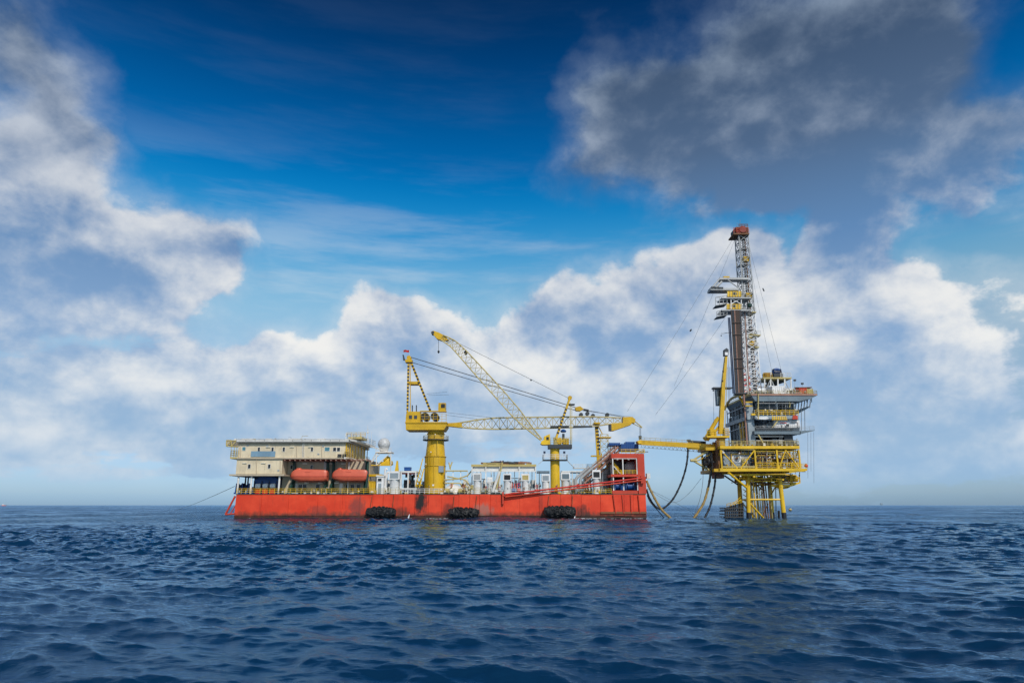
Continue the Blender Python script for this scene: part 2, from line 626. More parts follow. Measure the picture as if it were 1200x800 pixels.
def sag(p, q, drop, n=12):
    return [lerp(Vector(p), Vector(q), i / n) - Vector((0, 0, drop * 4 * (i / n) * (1 - i / n))) for i in range(n + 1)]


def spline(pts, n=6):
    """smooth curve through the points"""
    pts = [Vector(p) for p in pts]
    P = [pts[0] * 2 - pts[1]] + pts + [pts[-1] * 2 - pts[-2]]
    out = []
    for i in range(1, len(P) - 2):
        a, b, c, d = P[i - 1:i + 3]
        for k in range(n):
            t = k / n
            out.append(.5 * ((2 * b) + (c - a) * t + (2 * a - 5 * b + 4 * c - d) * t * t + (3 * b - a - 3 * c + d) * t ** 3))
    return out + [pts[-1]]


def railing(parent, pts, h=1.1, step=1.6, mat='white_paint', r=.035, rails=3, name='railing', kick=False):
    """posts and rails along a polyline of deck points, one section per straight run"""
    for a, b in zip(pts[:-1], pts[1:]):
        a, b = Vector(a), Vector(b)
        m = MB()
        n = max(1, int(round((b - a).length / step)))
        for i in range(n + 1):
            p = lerp(a, b, i / n)
            m.tube(p, p + V(0, 0, h), r, n=5)
        for k in range(rails):
            z = h * (k + 1) / rails
            m.tube(a + V(0, 0, z), b + V(0, 0, z), r, n=5)
        m.build(name, mat, parent)


def lattice(parent, stations, mat, r_chord=.11, r_brace=.05, sides=(0, 1, 2, 3), cross=False):
    """four-legged lattice: every station is four corner points; chords, braces and struts are parts"""
    for k in range(4):
        path('chord', mat, parent, [s_[k] for s_ in stations], r_chord, 7)
    for i in range(len(stations) - 1):
        for k in sides:
            a, b = stations[i][k], stations[i][(k + 1) % 4]
            c, d = stations[i + 1][k], stations[i + 1][(k + 1) % 4]
            m = MB()
            if i % 2 == 0 or cross:
                m.tube(a, d, r_brace, n=5)
            if i % 2 == 1 or cross:
                m.tube(b, c, r_brace, n=5)
            m.tube(c, d, r_brace, n=5)
            m.build('brace', mat, parent)


def stripes(parent, p, q, r, mat='black_paint', n=10, share=.5):
    m = MB()
    for i in range(n):
        a, b = lerp(Vector(p), Vector(q), (i + .25) / n), lerp(Vector(p), Vector(q), (i + .25 + share) / n)
        m.bar(a, b, r, r)
    return m.build('black_stripes', mat, parent, kind='stuff')


# paints
paint('yellow_paint', (.64, .39, .012), .45, rust=.45, dirt=.5)
paint('bright_yellow', (.76, .48, .018), .45, rust=.32, dirt=.35)
paint('pale_yellow', (.52, .42, .16), .5, rust=.3, dirt=.4)
paint('white_paint', (.74, .73, .70), .5, rust=.22, dirt=.3)
paint('clean_white', (.80, .80, .80), .45, rust=.08, dirt=.2)
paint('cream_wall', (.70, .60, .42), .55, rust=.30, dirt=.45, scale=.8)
paint('shade_cream', (.52, .44, .32), .6, rust=.25, dirt=.4)  # darkened copy of the wall cream: the recess shade is put into its colour
paint('roof_grey', (.30, .30, .28), .7, rust=.25, dirt=.4)
paint('steel_grey', (.16, .215, .255), .5, rust=.18, dirt=.45)
paint('light_steel', (.30, .36, .40), .5, rust=.2, dirt=.4)
paint('dark_steel', (.045, .055, .065), .55, rust=.3, dirt=.4)
paint('mast_steel', (.42, .43, .43), .5, metal=.1, rust=.35, dirt=.5)
paint('blue_paint', (.012, .075, .27), .4, rust=.12, dirt=.35)
paint('pale_blue', (.18, .30, .40), .5, rust=.1, dirt=.25)
paint('navy_paint', (.010, .022, .065), .45, rust=.1, dirt=.4)
paint('red_paint', (.55, .055, .024), .5, rust=.18, dirt=.3)
paint('bright_red', (.62, .035, .022), .45, rust=.1, dirt=.2)
paint('lifeboat_orange', (.68, .135, .075), .35, rust=.0, dirt=.16)
paint('lifeboat_dark', (.55, .08, .045), .4, rust=.0, dirt=.25)
paint('dark_green', (.008, .045, .035), .5, rust=.15, dirt=.3)
paint('green_deck', (.05, .09, .07), .7, rust=.4, dirt=.5)
paint('rust_brown', (.20, .095, .045), .75, rust=.6, dirt=.5)
paint('pink_brown', (.36, .20, .15), .7, rust=.4, dirt=.5)
paint('pipe_brown', (.085, .060, .048), .55, rust=.4, dirt=.5)
paint('crown_red', (.26, .035, .022), .6, rust=.6, dirt=.5)
plain('black_paint', (.012, .012, .014), .5)
plain('rubber', (.010, .011, .013), .6)
plain('rope', (.05, .05, .048), .8)
plain('wire', (.16, .17, .18), .5, .4)
plain('hose_black', (.012, .014, .018), .45)
plain('hose_yellow', (.30, .20, .06), .6)
plain('glass_dark', (.012, .018, .024), .12)
plain('glass_teal', (.07, .22, .27), .12)
plain('fibre_white', (.52, .54, .56), .5)
plain('foam_white', (.62, .70, .76), .8)
plain('lamp_white', (.85, .80, .66), .4)


def fittings(name, parent, spots, mats, rng, size=(.1, .4)):
    """small valves, boxes and pipe ends too many to count: one mesh per paint"""
    ms = {m_: MB() for m_ in mats}
    for p in spots:
        m_ = ms[rng.choice(mats)]
        s_ = rng.uniform(*size)
        k = rng.random()
        if k < .35:
            m_.box(p.x - s_, p.x + s_, p.y - s_, p.y + s_, p.z, p.z + s_ * rng.uniform(1, 3))
        elif k < .7:
            m_.lathe(p, [(s_ * .5, 0), (s_ * .7, s_ * .3), (s_ * .7, s_ * 2), (s_ * .3, s_ * 2.3)], 7, rng.choice(((0, 0, 1), (1, 0, 0), (0, 1, 0))))
        else:
            q = p + Vector((rng.uniform(-2, 2), 0, rng.uniform(0, 1.6)))
            m_.path([p, Vector((p.x, p.y, q.z)), q], s_ * .25, 5)
    for k, m_ in ms.items():
        if m_.v:
            m_.build(name, k, parent, kind='stuff')


def hull_paint():
    """orange-red hull: scuffs from moored boats, rust and weed along the waterline"""
    m, n, b = bsdf('hull_red')
    co = n.n('ShaderNodeNewGeometry').outputs['Position']
    x, y, z = n.sep(co)
    oi = n.n('ShaderNodeObjectInfo').outputs['Random']
    c = (.78, .052, .015)
    patch = n.noise(co, .25, 5, .6)
    base = n.mix(n.step(patch, .35, .68), tuple(q * .82 for q in c), (.80, .075, .025))
    base = n.mix(n.m('MULTIPLY', oi, .30), base, (.50, .040, .018))
    run = n.noise(n.vm('MULTIPLY', co, (1.5, 1.5, .16)), 1.0, 6, .65)
    base = n.mix(n.step(run, .54, .80, 0, .45), base, (.20, .045, .028))
    rough = n.noise(co, .9, 8, .68)
    low = n.step(n.m('MULTIPLY_ADD', n.m('SUBTRACT', rough, .5), 2.6, z), 1.9, .55)
    base = n.mix(n.m('MULTIPLY', low, .85), base, (.085, .036, .022))
    weed = n.step(n.m('MULTIPLY_ADD', n.m('SUBTRACT', rough, .5), 1.6, z), .85, .25)
    base = n.mix(n.m('MULTIPLY', weed, .9), base, (.022, .018, .014))
    for px, py, rx, rz, cc, k in ((494, 588, 1.45, 2.3, (.016, .014, .014), 1.18), (418, 594, 2.0, 2.6, (.10, .055, .05), .75), (526, 600, 1.6, 2.0, (.05, .025, .02), .8), (566, 597, 2.2, 1.4, (.26, .17, .14), .8), (468, 600, 2.2, 1.4, (.06, .03, .02), .85), (683, 600, 1.8, 1.6, (.03, .02, .016), .9), (372, 599, 2.4, 1.3, (.10, .04, .035), .6), (634, 590, .5, 2.6, (.20, .03, .02), .6)):
        p = W(px, py, 160)
        q = n.m('ADD', n.m('POWER', n.m('MULTIPLY', n.m('SUBTRACT', x, p.x), 1 / rx), 2.0), n.m('POWER', n.m('MULTIPLY', n.m('SUBTRACT', z, p.z), 1 / rz), 2.0))
        q = n.m('MULTIPLY_ADD', n.m('SUBTRACT', rough, .5), 2.6, n.m('MULTIPLY_ADD', n.m('SUBTRACT', run, .5), 3.2, q))
        base = n.mix(n.step(q, 1.5, .1, 0, k * .85), base, cc)
    n.put(b.inputs['Base Color'], base)
    b.inputs['Roughness'].default_value = .55
    b.inputs['Specular IOR Level'].default_value = .35
    bp = n.n('ShaderNodeBump')
    bp.inputs['Strength'].default_value = .4
    bp.inputs['Distance'].default_value = .10
    n.put(bp.inputs['Height'], n.noise(co, .55, 4, .6))
    n.put(b.inputs['Normal'], bp.outputs[0])
    MATS['hull_red'] = m


hull_paint()

# ================================================================ the barge
FY = 160.0                                     # front side of the hull
DZ = W(600, 578.3, FY).z                       # deck level
BEAM = 27.0
HX0, HX1 = W(275.5, 592, FY).x, W(757.3, 592, FY).x


def PX(px, Y, py=560):
    return W(px, py, Y).x


barge = thing('tender_barge', 'long orange-red drilling tender barge floating beside the yellow platform', 'barge', ((HX0 + HX1) / 2, FY + BEAM / 2, 0))
hull = MB()
hull.prism([(HX0, -2.5), (HX1 - 1.0, -2.5), (HX1, -.2), (HX1, DZ - .03), (HX0, DZ - .03), (HX0 - .05, 1.0)], BEAM, 'y', FY + .12)
hull = hull.build('hull', 'hull_red', barge)
seams = [275.5, 306, 338, 372, 401, 421, 436.7, 448.8, 460.6, 472.2, 486, 502, 517.2, 537.8, 550.4, 562, 574.6, 591, 609, 631.8, 644.6, 657.2, 669.8, 681.3, 703.8, 719, 731.5, 742.5, 757.3]
for i, (a, b) in enumerate(zip(seams[:-1], seams[1:])):
    x0, x1 = PX(a, FY, 592) + .035, PX(b, FY, 592) - .035
    wide = b - a > 14
    pr = (.10 if wide else .22) + random.uniform(-.03, .03)
    zb = W(600, 604.2 + random.uniform(-.5, .5), FY).z
    MB().prism([(x0, zb), (x1, zb), (x1, DZ - .12), (x0, DZ - .12)], .2, 'y', FY + .1 - pr).build('plate', 'hull_red', hull)
MB().box(HX0 - .05, HX1 + .05, FY - .16, FY + BEAM + .3, DZ - .10, DZ).build('deck', 'green_deck', barge)
# bow: raised strake and ribs at the right-hand end
MB().pbox(703.8, 599.3, 757.8, 601.6, FY - .32, .5).build('rubbing_strake', 'rust_brown', barge)  # brown strake also stands in for the shade under the curved bow
for a, b in ((718.5, 721.5), (729, 731), (739, 740), (748, 750)):
    tube('rib', 'red_paint', barge, W(a, 579.5, FY - .25), W(b, 601, FY - .3), .13)
# left end: red bracket over the water
for p, q, r in (((275.6, 581), (264.2, 602.5), .22), ((264.2, 602.6), (276, 601.6), .18), ((276, 592), (269.5, 602.3), .12)):
    tube('bracket', 'red_paint', barge, W(*p, FY + 2), W(*q, FY + 2), r)
# railings along the deck edge
for a, b, mt in ((278, 300, 'bright_yellow'), (300, 328, 'bright_yellow'), (328, 360, 'bright_yellow'), (360, 395, 'bright_yellow'), (395, 433, 'bright_yellow'), (433, 470, 'pale_yellow'), (470, 520, 'white_paint'), (520, 575, 'pale_yellow'), (575, 640, 'white_paint'), (660, 690, 'bright_yellow'), (690, 716, 'bright_yellow')):
    railing(barge, [V(PX(a, FY), FY + .25, DZ), V(PX(b, FY), FY + .25, DZ)], 1.15, 1.15, mt, .05)
for a, b in ((276, 360), (360, 470), (470, 600), (600, 716)):
    railing(barge, [V(PX(a, FY), FY + BEAM - .4, DZ), V(PX(b, FY), FY + BEAM - .4, DZ)], 1.15, 2.0, 'white_paint', .045)
# bollards on the deck edge
for px in (283, 352, 424, 545, 612, 690, 752):
    for d in (-.3, .3):
        MB().lathe((PX(px, FY) + d, FY + .9, DZ), [(.17, 0), (.17, .55), (.24, .58), (.24, .68)], 10).build('bollard', 'black_paint', barge, True)

# ================================================================ accommodation block
ab = thing('accommodation_block', 'cream three-storey accommodation block with flat roof on the left of the barge', 'deckhouse', (PX(345, FY), FY + 12, DZ))


def window(parent, px, py, w_=2.4, h=4.6, Y=161.0, glass='glass_dark', frame='white_paint'):
    c = W(px, py, Y)
    k = .1 * Y / 160
    hw, hh = w_ * k, h * k
    fr = MB()
    t = .07
    for x0, x1, z0, z1 in ((-hw - t, hw + t, hh, hh + t), (-hw - t, hw + t, -hh - t, -hh), (-hw - t, -hw, -hh, hh), (hw, hw + t, -hh, hh)):
        fr.box(c.x + x0, c.x + x1, Y - .09, Y + .02, c.z + z0, c.z + z1)
    f = fr.build('window', frame, parent)
    MB().box(c.x - hw, c.x + hw, Y - .035, Y + .02, c.z - hh, c.z + hh).build('pane', glass, f)
    return f


def panels(parent, px0, py0, px1, py1, Y, mat, w_=2.6):
    x0, x1 = W(px0, (py0 + py1) / 2, Y).x, W(px1, (py0 + py1) / 2, Y).x
    z0, z1 = W(0, py1, Y).z, W(0, py0, Y).z
    n = max(1, int(round((x1 - x0) / w_)))
    for i in range(n):
        a, b = lerp(x0, x1, i / n), lerp(x0, x1, (i + 1) / n)
        MB().box(a + .012, b - .012, Y - .001, Y + .05, z0, z1).build('wall_panel', mat, parent)


uw = pbox('upper_wall', 'cream_wall', ab, 279, 518.6, 406, 536, 161.05, 21)
panels(uw, 279, 518.8, 406, 535.8, 161.0, 'cream_wall')
roof = pbox('roof', 'roof_grey', ab, 277, 514.6, 409, 518.2, 160.2, 23.5)
for a in range(277, 405, 11):
    pbox('roof_edge', 'white_paint', roof, a + .2, 515.3, a + 10.6, 517.0, 160.1, .09)
for a, b, h in ((283, 296, 1.0), (311, 318, .7), (338, 352, .8), (372, 380, 1.1)):
    pbox('roof_hatch', 'white_paint', roof, a, 514.7 - h, b, 514.6, 163, 4)
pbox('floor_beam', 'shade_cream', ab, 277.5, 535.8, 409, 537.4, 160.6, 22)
mw = pbox('middle_wall', 'cream_wall', ab, 277, 537.6, 330.6, 555.2, 161.05, 21)
panels(mw, 277, 537.7, 330.6, 555, 161.0, 'cream_wall')
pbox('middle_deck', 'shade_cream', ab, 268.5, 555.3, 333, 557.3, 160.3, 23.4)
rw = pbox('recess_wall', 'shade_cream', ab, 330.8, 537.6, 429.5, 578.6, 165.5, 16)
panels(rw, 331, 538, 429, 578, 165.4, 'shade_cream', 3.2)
for a in range(333, 432, 6):
    pbox('joist', 'pink_brown', ab, a, 537.5, a + 1.4, 539.6, 160.8, 4.6)
for px in (303.5, 319.5, 332.7, 365.7):
    window(ab, px, 526.3)
window(ab, 286, 525.5, 3.6, 3.8, glass='glass_teal')
window(ab, 383.5, 526, 5.6, 4.2, glass='glass_teal')
for px in (392.2, 396.8):
    window(ab, px, 526.3, 3.4, 4.2)
for px in (292.2, 315.6):
    window(ab, px, 546.2, 2.8, 4.6)
for px in (341.8, 365.3):
    window(ab, px, 547, 2.6, 4.4, Y=165.35)
for px in (352, 357, 372.5, 405.5, 413, 420):
    window(ab, px, 571, 4.2, 7, Y=165.35, glass='glass_dark')
for px, w_ in ((311.5, 5), (339.5, 5), (361, 6), (284, 5), (306, 5)):
    pbox('lamp_bracket', 'lamp_white', ab, px, 523.0 if px > 310 else 541.8, px + w_, 523.7 if px > 310 else 542.5, 160.75, .3)
for px, py in ((357, 543), (386.5, 543), (402.5, 543.2), (359, 565.6), (375.5, 565.6), (394.5, 565.7)):
    pbox('lamp', 'lamp_white', ab, px - 2.6, py - .8, px + 2.6, py + .8, 165.0, .35)
pbox('banner', 'pale_blue', ab, 294, 528.4, 322.5, 534.9, 160.86, .08)
for px in (395.5, 401.2):
    u = pbox('cooling_unit', 'black_paint', ab, px, 531.8, px + 4, 534.6, 160.3, .7)
    c = W(px + 2, 533.2, 160.25)
    MB().torus(c, .2, .035, (0, 1, 0), 12, 5).build('fan_ring', 'wire', u)
for px, py0, py1, Y in ((346.5, 566, 578, 165.3), (381.5, 541, 552, 165.3), (399.5, 566, 578, 165.3)):
    d_ = pbox('door', 'white_paint', ab, px - 1.9, py0, px + 1.9, py1, Y, .1)
    MB().box(W(px + 1.1, py1, Y).x, W(px + 1.5, py1, Y).x, Y - .06, Y, W(0, (py0 + py1) / 2 + .5, Y).z, W(0, (py0 + py1) / 2 - .5, Y).z).build('handle', 'black_paint', d_)
for px, py0, py1 in ((281.6, 519, 536), (328.4, 538, 555), (347.5, 519, 536), (377, 519, 536), (300.4, 538, 555)):
    tube('down_pipe', 'shade_cream', ab, W(px, py0, 160.88), W(px, py1, 160.88), .07, n=6)
for px in (354.5, 356.3):
    tube('ladder_rail', 'white_paint', ab, W(px, 519, 160.8), W(px, 536, 160.8), .05, n=5)
for k in range(9):
    tube('ladder_rung', 'white_paint', ab, W(354.5, 520 + k * 1.9, 160.8), W(356.3, 520 + k * 1.9, 160.8), .04, n=5)
for k in range(5):
    pbox('wall_vent', 'light_steel', ab, (289, 312, 325, 372, 377.5)[k], (521, 521.4, 550.2, 531, 521.6)[k], (289, 312, 325, 372, 377.5)[k] + 2.2, (521, 521.4, 550.2, 531, 521.6)[k] + 1.6, 160.9, .12)
for a, b in ((278, 330), (331, 405)):
    tube('cable_run', 'shade_cream', ab, W(a, 519.8, 160.9), W(b, 519.8, 160.9), .06, n=5)
# columns under the middle deck
for px in (279.5, 294.8, 327.6):
    tube('column', 'white_paint', ab, V(PX(px, 161), 161, DZ), V(PX(px, 161), 161, W(0, 557.2, 161).z), .22)
    tube('column', 'white_paint', ab, V(PX(px, 161), 181, DZ), V(PX(px, 161), 181, W(0, 557.2, 161).z), .22)
pbox('lower_house', 'navy_paint', ab, 297.5, 557.6, 336, 578.4, 168.5, 12)
for px in (288, 291):
    tube('vent_pipe', 'dark_steel', ab, V(PX(px, 166), 166, DZ), V(PX(px, 166), 166, W(0, 557.4, 166).z), .18)
# left end: framed balcony under the roof
for (a, b) in (((265.5, 516.2), (279, 516.2)), ((265.5, 522.6), (279, 523.4)), ((265.5, 516.2), (265.5, 522.6)), ((265.5, 522.6), (271, 516.2)), ((271, 516.2), (271, 523)), ((271, 523), (277, 516.2))):
    for Y in (161, 170, 180):
        tube('frame_bar', 'pale_yellow', ab, W(*a, Y), W(*b, Y), .14, n=6)
pbox('lifting_box', 'shade_cream', ab, 264.8, 515.0, 269.5, 521, 164, 6)
bal = pbox('balcony', 'pale_yellow', ab, 269.5, 535.2, 279.5, 537.3, 160.7, 21)
railing(bal, [W(270, 535.3, 160.9), W(279, 535.3, 160.9)], 1.5, .8, 'pale_yellow', .05)
railing(bal, [W(270, 535.3, 160.9), V(W(270, 535.3, 160.9).x, 181, W(270, 535.3, 160.9).z)], 1.5, 1.6, 'pale_yellow', .05)
for px in (271, 274.5, 277.5):
    tube('post', 'pale_yellow', ab, W(px, 535, 161), W(px, 523, 161), .07, n=6)
# roof railing and gear
for a, b in ((278, 320), (320, 362), (362, 405)):
    m = MB()
    z = W(0, 514.6, 160.2).z
    m.tube(V(PX(a, 160.4, 514), 160.4, z + .18), V(PX(b, 160.4, 514), 160.4, z + .18), .06, n=5)
    m.build('safety_net_rail', 'white_paint', ab)
# rounded wheelhouse end with two galleries
def quarter(px0, px1, Y0, Y1, py, n=10, inset=0.0):
    x0, x1 = W(px0, py, Y0).x, W(px1, py, Y1).x - inset
    return [(x0 + (x1 - x0) * math.sin(t * math.pi / 2 / n), Y1 - (Y1 - Y0 - inset) * math.cos(t * math.pi / 2 / n)) for t in range(n + 1)]


for py, pe, nm, th in ((513.6, 440, 'upper_gallery', .45), (535.0, 433.5, 'lower_gallery', .5)):
    z = W(0, py, 160.2).z
    q = quarter(404, pe, 160.2, 181, 520)
    m = MB().prism(q + [(q[0][0], 181.2)], -th, 'z', z).build(nm, 'white_paint', ab)
    railing(m, [V(x, y, z) for x, y in q], 1.2, 1.4, 'pale_yellow' if py > 520 else 'white_paint', .05)
z0, z1 = W(0, 535, 160.2).z, W(0, 513.6, 160.2).z - .46
q = quarter(406, 431, 160.2, 181, 520, 12, 1.6)
MB().prism(q + [(q[0][0], 181)], z1 - z0, 'z', z0).build('wheelhouse', 'cream_wall', ab)
for k in range(1, 11):
    a, b = Vector((*q[k], 0)), Vector((*q[k + 1], 0))
    mid, d = (a + b) / 2, (b - a).normalized()
    nn = Vector((d.y, -d.x, 0))
    fr = MB().bar(mid - d * .75 + nn * .05 + V(0, 0, z0 + 2.6), mid + d * .75 + nn * .05 + V(0, 0, z0 + 2.6), .08, 1.3).build('window', 'white_paint', ab)
    MB().bar(mid - d * .62 + nn * .08 + V(0, 0, z0 + 2.6), mid + d * .62 + nn * .08 + V(0, 0, z0 + 2.6), .08, 1.05).build('pane', 'glass_dark', fr)
q = quarter(405, 434.0, 160.2, 181, 520, 9, .7)
for x, y in q[::1]:
    tube('post', 'yellow_paint', ab, V(x, y, z0), V(x, y, z1), .11, n=6)
q2 = quarter(404, 428, 163, 180, 545, 10, 1.0)
MB().prism(q2 + [(q2[0][0], 180)], W(0, 535, 160.2).z - .5 - DZ, 'z', DZ).build('lower_wall', 'cream_wall', ab)
for x, y in q2[2::2]:
    tube('post', 'white_paint', ab, V(x + .7, y - .8, DZ), V(x + .7, y - .8, W(0, 535, 160.2).z - .5), .12, n=6)
pbox('roof_cabin', 'pale_yellow', ab, 408, 511.4, 424, 514, 164, 6)
railing(ab, [W(406, 511.6, 164), W(428, 511.6, 164)], 1.0, 1.2, 'bright_yellow', .05)
for px, t, b, r in ((431, 497.5, 516, .09), (420.6, 504, 513, .06), (435.4, 505.5, 518, .05), (423.6, 508, 514, .12), (427, 506, 516, .05)):
    tube('antenna', 'white_paint', ab, W(px, b, 168), W(px, t, 168), r, r * .4, 6)
MB().bar(W(429.4, 503.5, 168), W(432.6, 503.5, 168), .08, .08).bar(W(429.8, 506.5, 168), W(432.4, 506.5, 168), .25, .3).build('radar_scanner', 'white_paint', ab)

# satellite dome on its bracket, beside the wheelhouse
rd = thing('satellite_dome', 'white radome ball on a steel bracket at the right end of the accommodation block', 'radome', W(450, 545, 172))
MB().ball(W(450, 520.2, 172), 1.52, 20, 12).build('dome', 'fibre_white', rd, True)
MB().lathe(W(450, 528.6, 172), [(1.0, 0), (1.05, .5), (1.3, .8)], 16).build('dome_base', 'white_paint', rd, True)
pbox('bracket_deck', 'white_paint', rd, 440, 528.6, 458.5, 530.2, 170, 4)
for a, b in (((441, 530), (434, 543)), ((458, 530), (441, 545)), ((441, 530), (441, 545)), ((434, 523), (458, 530)), ((446, 530), (436, 541)), ((434, 545), (459, 545)), ((458, 530), (458, 578))):
    for Y in (170.3, 173.7):
        tube('strut', 'white_paint' if a != (434, 545) else 'bright_yellow', rd, W(*a, Y), W(*b, Y), .12, n=6)
railing(rd, [W(440, 528.7, 170.2), W(458.3, 528.7, 170.2)], .9, .9, 'white_paint', .04)
yt = thing('rescue_boat', 'small yellow domed rescue pod on the bracket under the white radome', 'rescue boat', W(452, 544.6, 172))
MB().lathe(W(453.8, 541.5, 172), [(1.0, 0), (1.0, .5), (.85, 1.0), (.5, 1.4), (.12, 1.55)], 16).build('dome', 'bright_yellow', yt, True)
MB().pprism([(444.5, 541), (458.5, 539.6), (459, 543.4), (457, 544.8), (446, 544.8)], 170.8, 2.4).build('body', 'bright_yellow', yt)

# ================================================================ lifeboats and davits
def lifeboat(px0, px1, label):
    L = PX(px1, 161.5, 556) - PX(px0, 161.5, 556)
    x0 = PX(px0, 161.5, 556)
    zt, zm, zb = W(0, 549.9, 161.5).z, W(0, 557.8, 161.5).z, W(0, 564.0, 161.5).z
    yc = 163.0
    t = thing('lifeboat', label, 'lifeboat', (x0 + L / 2, yc, zb), 'lifeboats hung under the accommodation block')
    # sections along the length: fraction, half width, keel height, roof height
    S = [(.0, .15, .70, .45), (.03, .5, .55, .80), (.08, .88, .40, 1.12), (.15, 1.14, .20, 1.42), (.24, 1.32, .03, 1.44), (.40, 1.38, .0, 1.40), (.60, 1.38, .0, 1.36), (.78, 1.32, .02, 1.34), (.92, 1.26, .05, 1.28), (.97, 1.18, .10, 1.18), (1.0, 1.02, .16, 1.02)]
    H = zm - zb
    top = zt - zm

    def loft(name, mat, prof):
        vs, fs = [], []
        n = None
        for f, hw, kz, rz in S:
            ring = prof(f, hw, kz, rz)
            n = len(ring)
            vs += [(x0 + f * L, yc + a, b) for a, b in ring]
        for i in range(len(S) - 1):
            for k in range(n - 1):
                fs.append((i * n + k, i * n + k + 1, (i + 1) * n + k + 1, (i + 1) * n + k))
        fs += [tuple(range(n)), tuple(range((len(S) - 1) * n, len(S) * n))[::-1]]
        for i in range(len(S) - 1):
            fs.append((i * n, (i + 1) * n, (i + 1) * n + n - 1, i * n + n - 1))
        return MB().add(vs, fs).build(name, mat, t, True)

    loft('hull', 'lifeboat_orange', lambda f, hw, kz, rz: [(-hw, zm), (-hw * .97, zb + H * (kz + (1 - kz) * .55)), (-hw * .75, zb + H * (kz + (1 - kz) * .2)), (-hw * .15, zb + H * kz), (hw * .15, zb + H * kz), (hw * .75, zb + H * (kz + (1 - kz) * .2)), (hw * .97, zb + H * (kz + (1 - kz) * .55)), (hw, zm)])
    loft('canopy', 'lifeboat_orange', lambda f, hw, kz, rz: [(-hw * .99, zm), (-hw * .95, zm + top * .50 * rz), (-hw * .80, zm + top * .72 * rz), (-hw * .35, zm + top * .78 * rz), (hw * .35, zm + top * .78 * rz), (hw * .80, zm + top * .72 * rz), (hw * .95, zm + top * .50 * rz), (hw * .99, zm)])
    loft('gunwale', 'lifeboat_dark', lambda f, hw, kz, rz: [(-hw - .06, zm - .08), (-hw - .06, zm + .08), (hw + .06, zm + .08), (hw + .06, zm - .08)])
    cx = x0 + L * .22
    MB().lathe((cx, yc, zm + top * .98), [(.72, 0), (.68, .28), (.55, .42), (.2, .46)], 14).build('cupola', 'lifeboat_orange', t, True)
    MB().box(x0 + L * .18, x0 + L * .26, yc - 1.0, yc - .35, zm + top * .62, zm + top * .92).build('hatch', 'lifeboat_dark', t)
    MB().box(x0 + L * .42, x0 + L * .56, yc - 1.345, yc - 1.2, zm + top * .60, zm + top * .66).build('grab_rail', 'lifeboat_dark', t)
    for f in (.1, .9):
        tube('fall_wire', 'wire', t, (x0 + L * f, yc, zm + top * .8), (x0 + L * f, yc, W(0, 538.5, 163).z), .05, n=5)
    tube('keel', 'lifeboat_dark', t, (x0 + L * .2, yc, zb), (x0 + L * .85, yc, zb), .08)
    return t


lifeboat(338.3, 382.2, 'left of the two orange-red enclosed lifeboats hanging under the upper storey')
lifeboat(387.3, 430.0, 'right of the two orange-red enclosed lifeboats, nearest the rounded wheelhouse')


def davit(pxa, pxb, label):
    t = thing('lifeboat_davit', label, 'davit', (PX((pxa + pxb) / 2, 164), 164.5, DZ), 'davits of the two lifeboats')
    for px in (pxa, pxb):
        x = PX(px, 164)
        zt = W(0, 539.5, 164).z
        MB().prism([(164.7, DZ), (165.3, DZ), (165.2, zt - 1.5), (164.6, zt), (162.9, zt), (162.9, zt - .35), (164.3, zt - .5), (164.5, zt - 2.2)], .55, 'x', x - .27).build('arm', 'dark_green', t)
        MB().box(x - .5, x + .5, 162.4, 165.0, DZ, DZ + 1.3).build('base', 'dark_green', t)
        MB().prism([(162.5, DZ + 1.2), (164.8, DZ + 1.2), (164.8, W(0, 564, 164).z), (164.2, W(0, 564, 164).z)], .4, 'x', x - .2).build('cradle', 'dark_green', t)


davit(343, 382.4, 'dark green steel davit holding the left lifeboat')
davit(389.3, 428.4, 'dark green steel davit holding the right lifeboat')
tag(path('davit_prop', 'dark_green', None, [W(431.2, 540, 163), W(430.6, 560, 162), W(427.6, 578, 161.5)], .28, 7), 'slanting dark green prop at the end of the right lifeboat', 'davit')

# ================================================================ winches and machinery on the left deck
def winch(px0, px1, py0, Y, label, mat='blue_paint', drums=1, drum='navy_paint', group=None):
    x0, x1 = PX(px0, Y, 572), PX(px1, Y, 572)
    zt = W(0, py0, Y).z
    r = (zt - DZ) * .42
    t = thing('deck_winch', label, 'winch', ((x0 + x1) / 2, Y + 1.2, DZ), group)
    MB().box(x0, x1, Y, Y + 2.6, DZ, DZ + .35).build('base', mat, t)
    n = drums + 1
    for i in range(n):
        x = lerp(x0 + .2, x1 - .2, i / (n - 1))
        MB().prism([(Y + .3, DZ + .35), (Y + 2.3, DZ + .35), (Y + 1.9, zt), (Y + .7, zt)], .22, 'x', x - .11).build('side_frame', mat, t)
    for i in range(drums):
        a, b = lerp(x0 + .2, x1 - .2, i / drums) + .2, lerp(x0 + .2, x1 - .2, (i + 1) / drums) - .2
        w_ = b - a
        MB().lathe((a, Y + 1.3, DZ + .5 + r), [(r, 0), (r, w_ * .06), (r * .62, w_ * .07), (r * .62, w_ * .93), (r, w_ * .94), (r, w_)], 16, (1, 0, 0)).build('drum', drum, t, True)
    MB().box(x1 + .02, x1 + .9, Y + .7, Y + 1.9, DZ, DZ + r * 1.6).build('motor', mat, t)
    return t


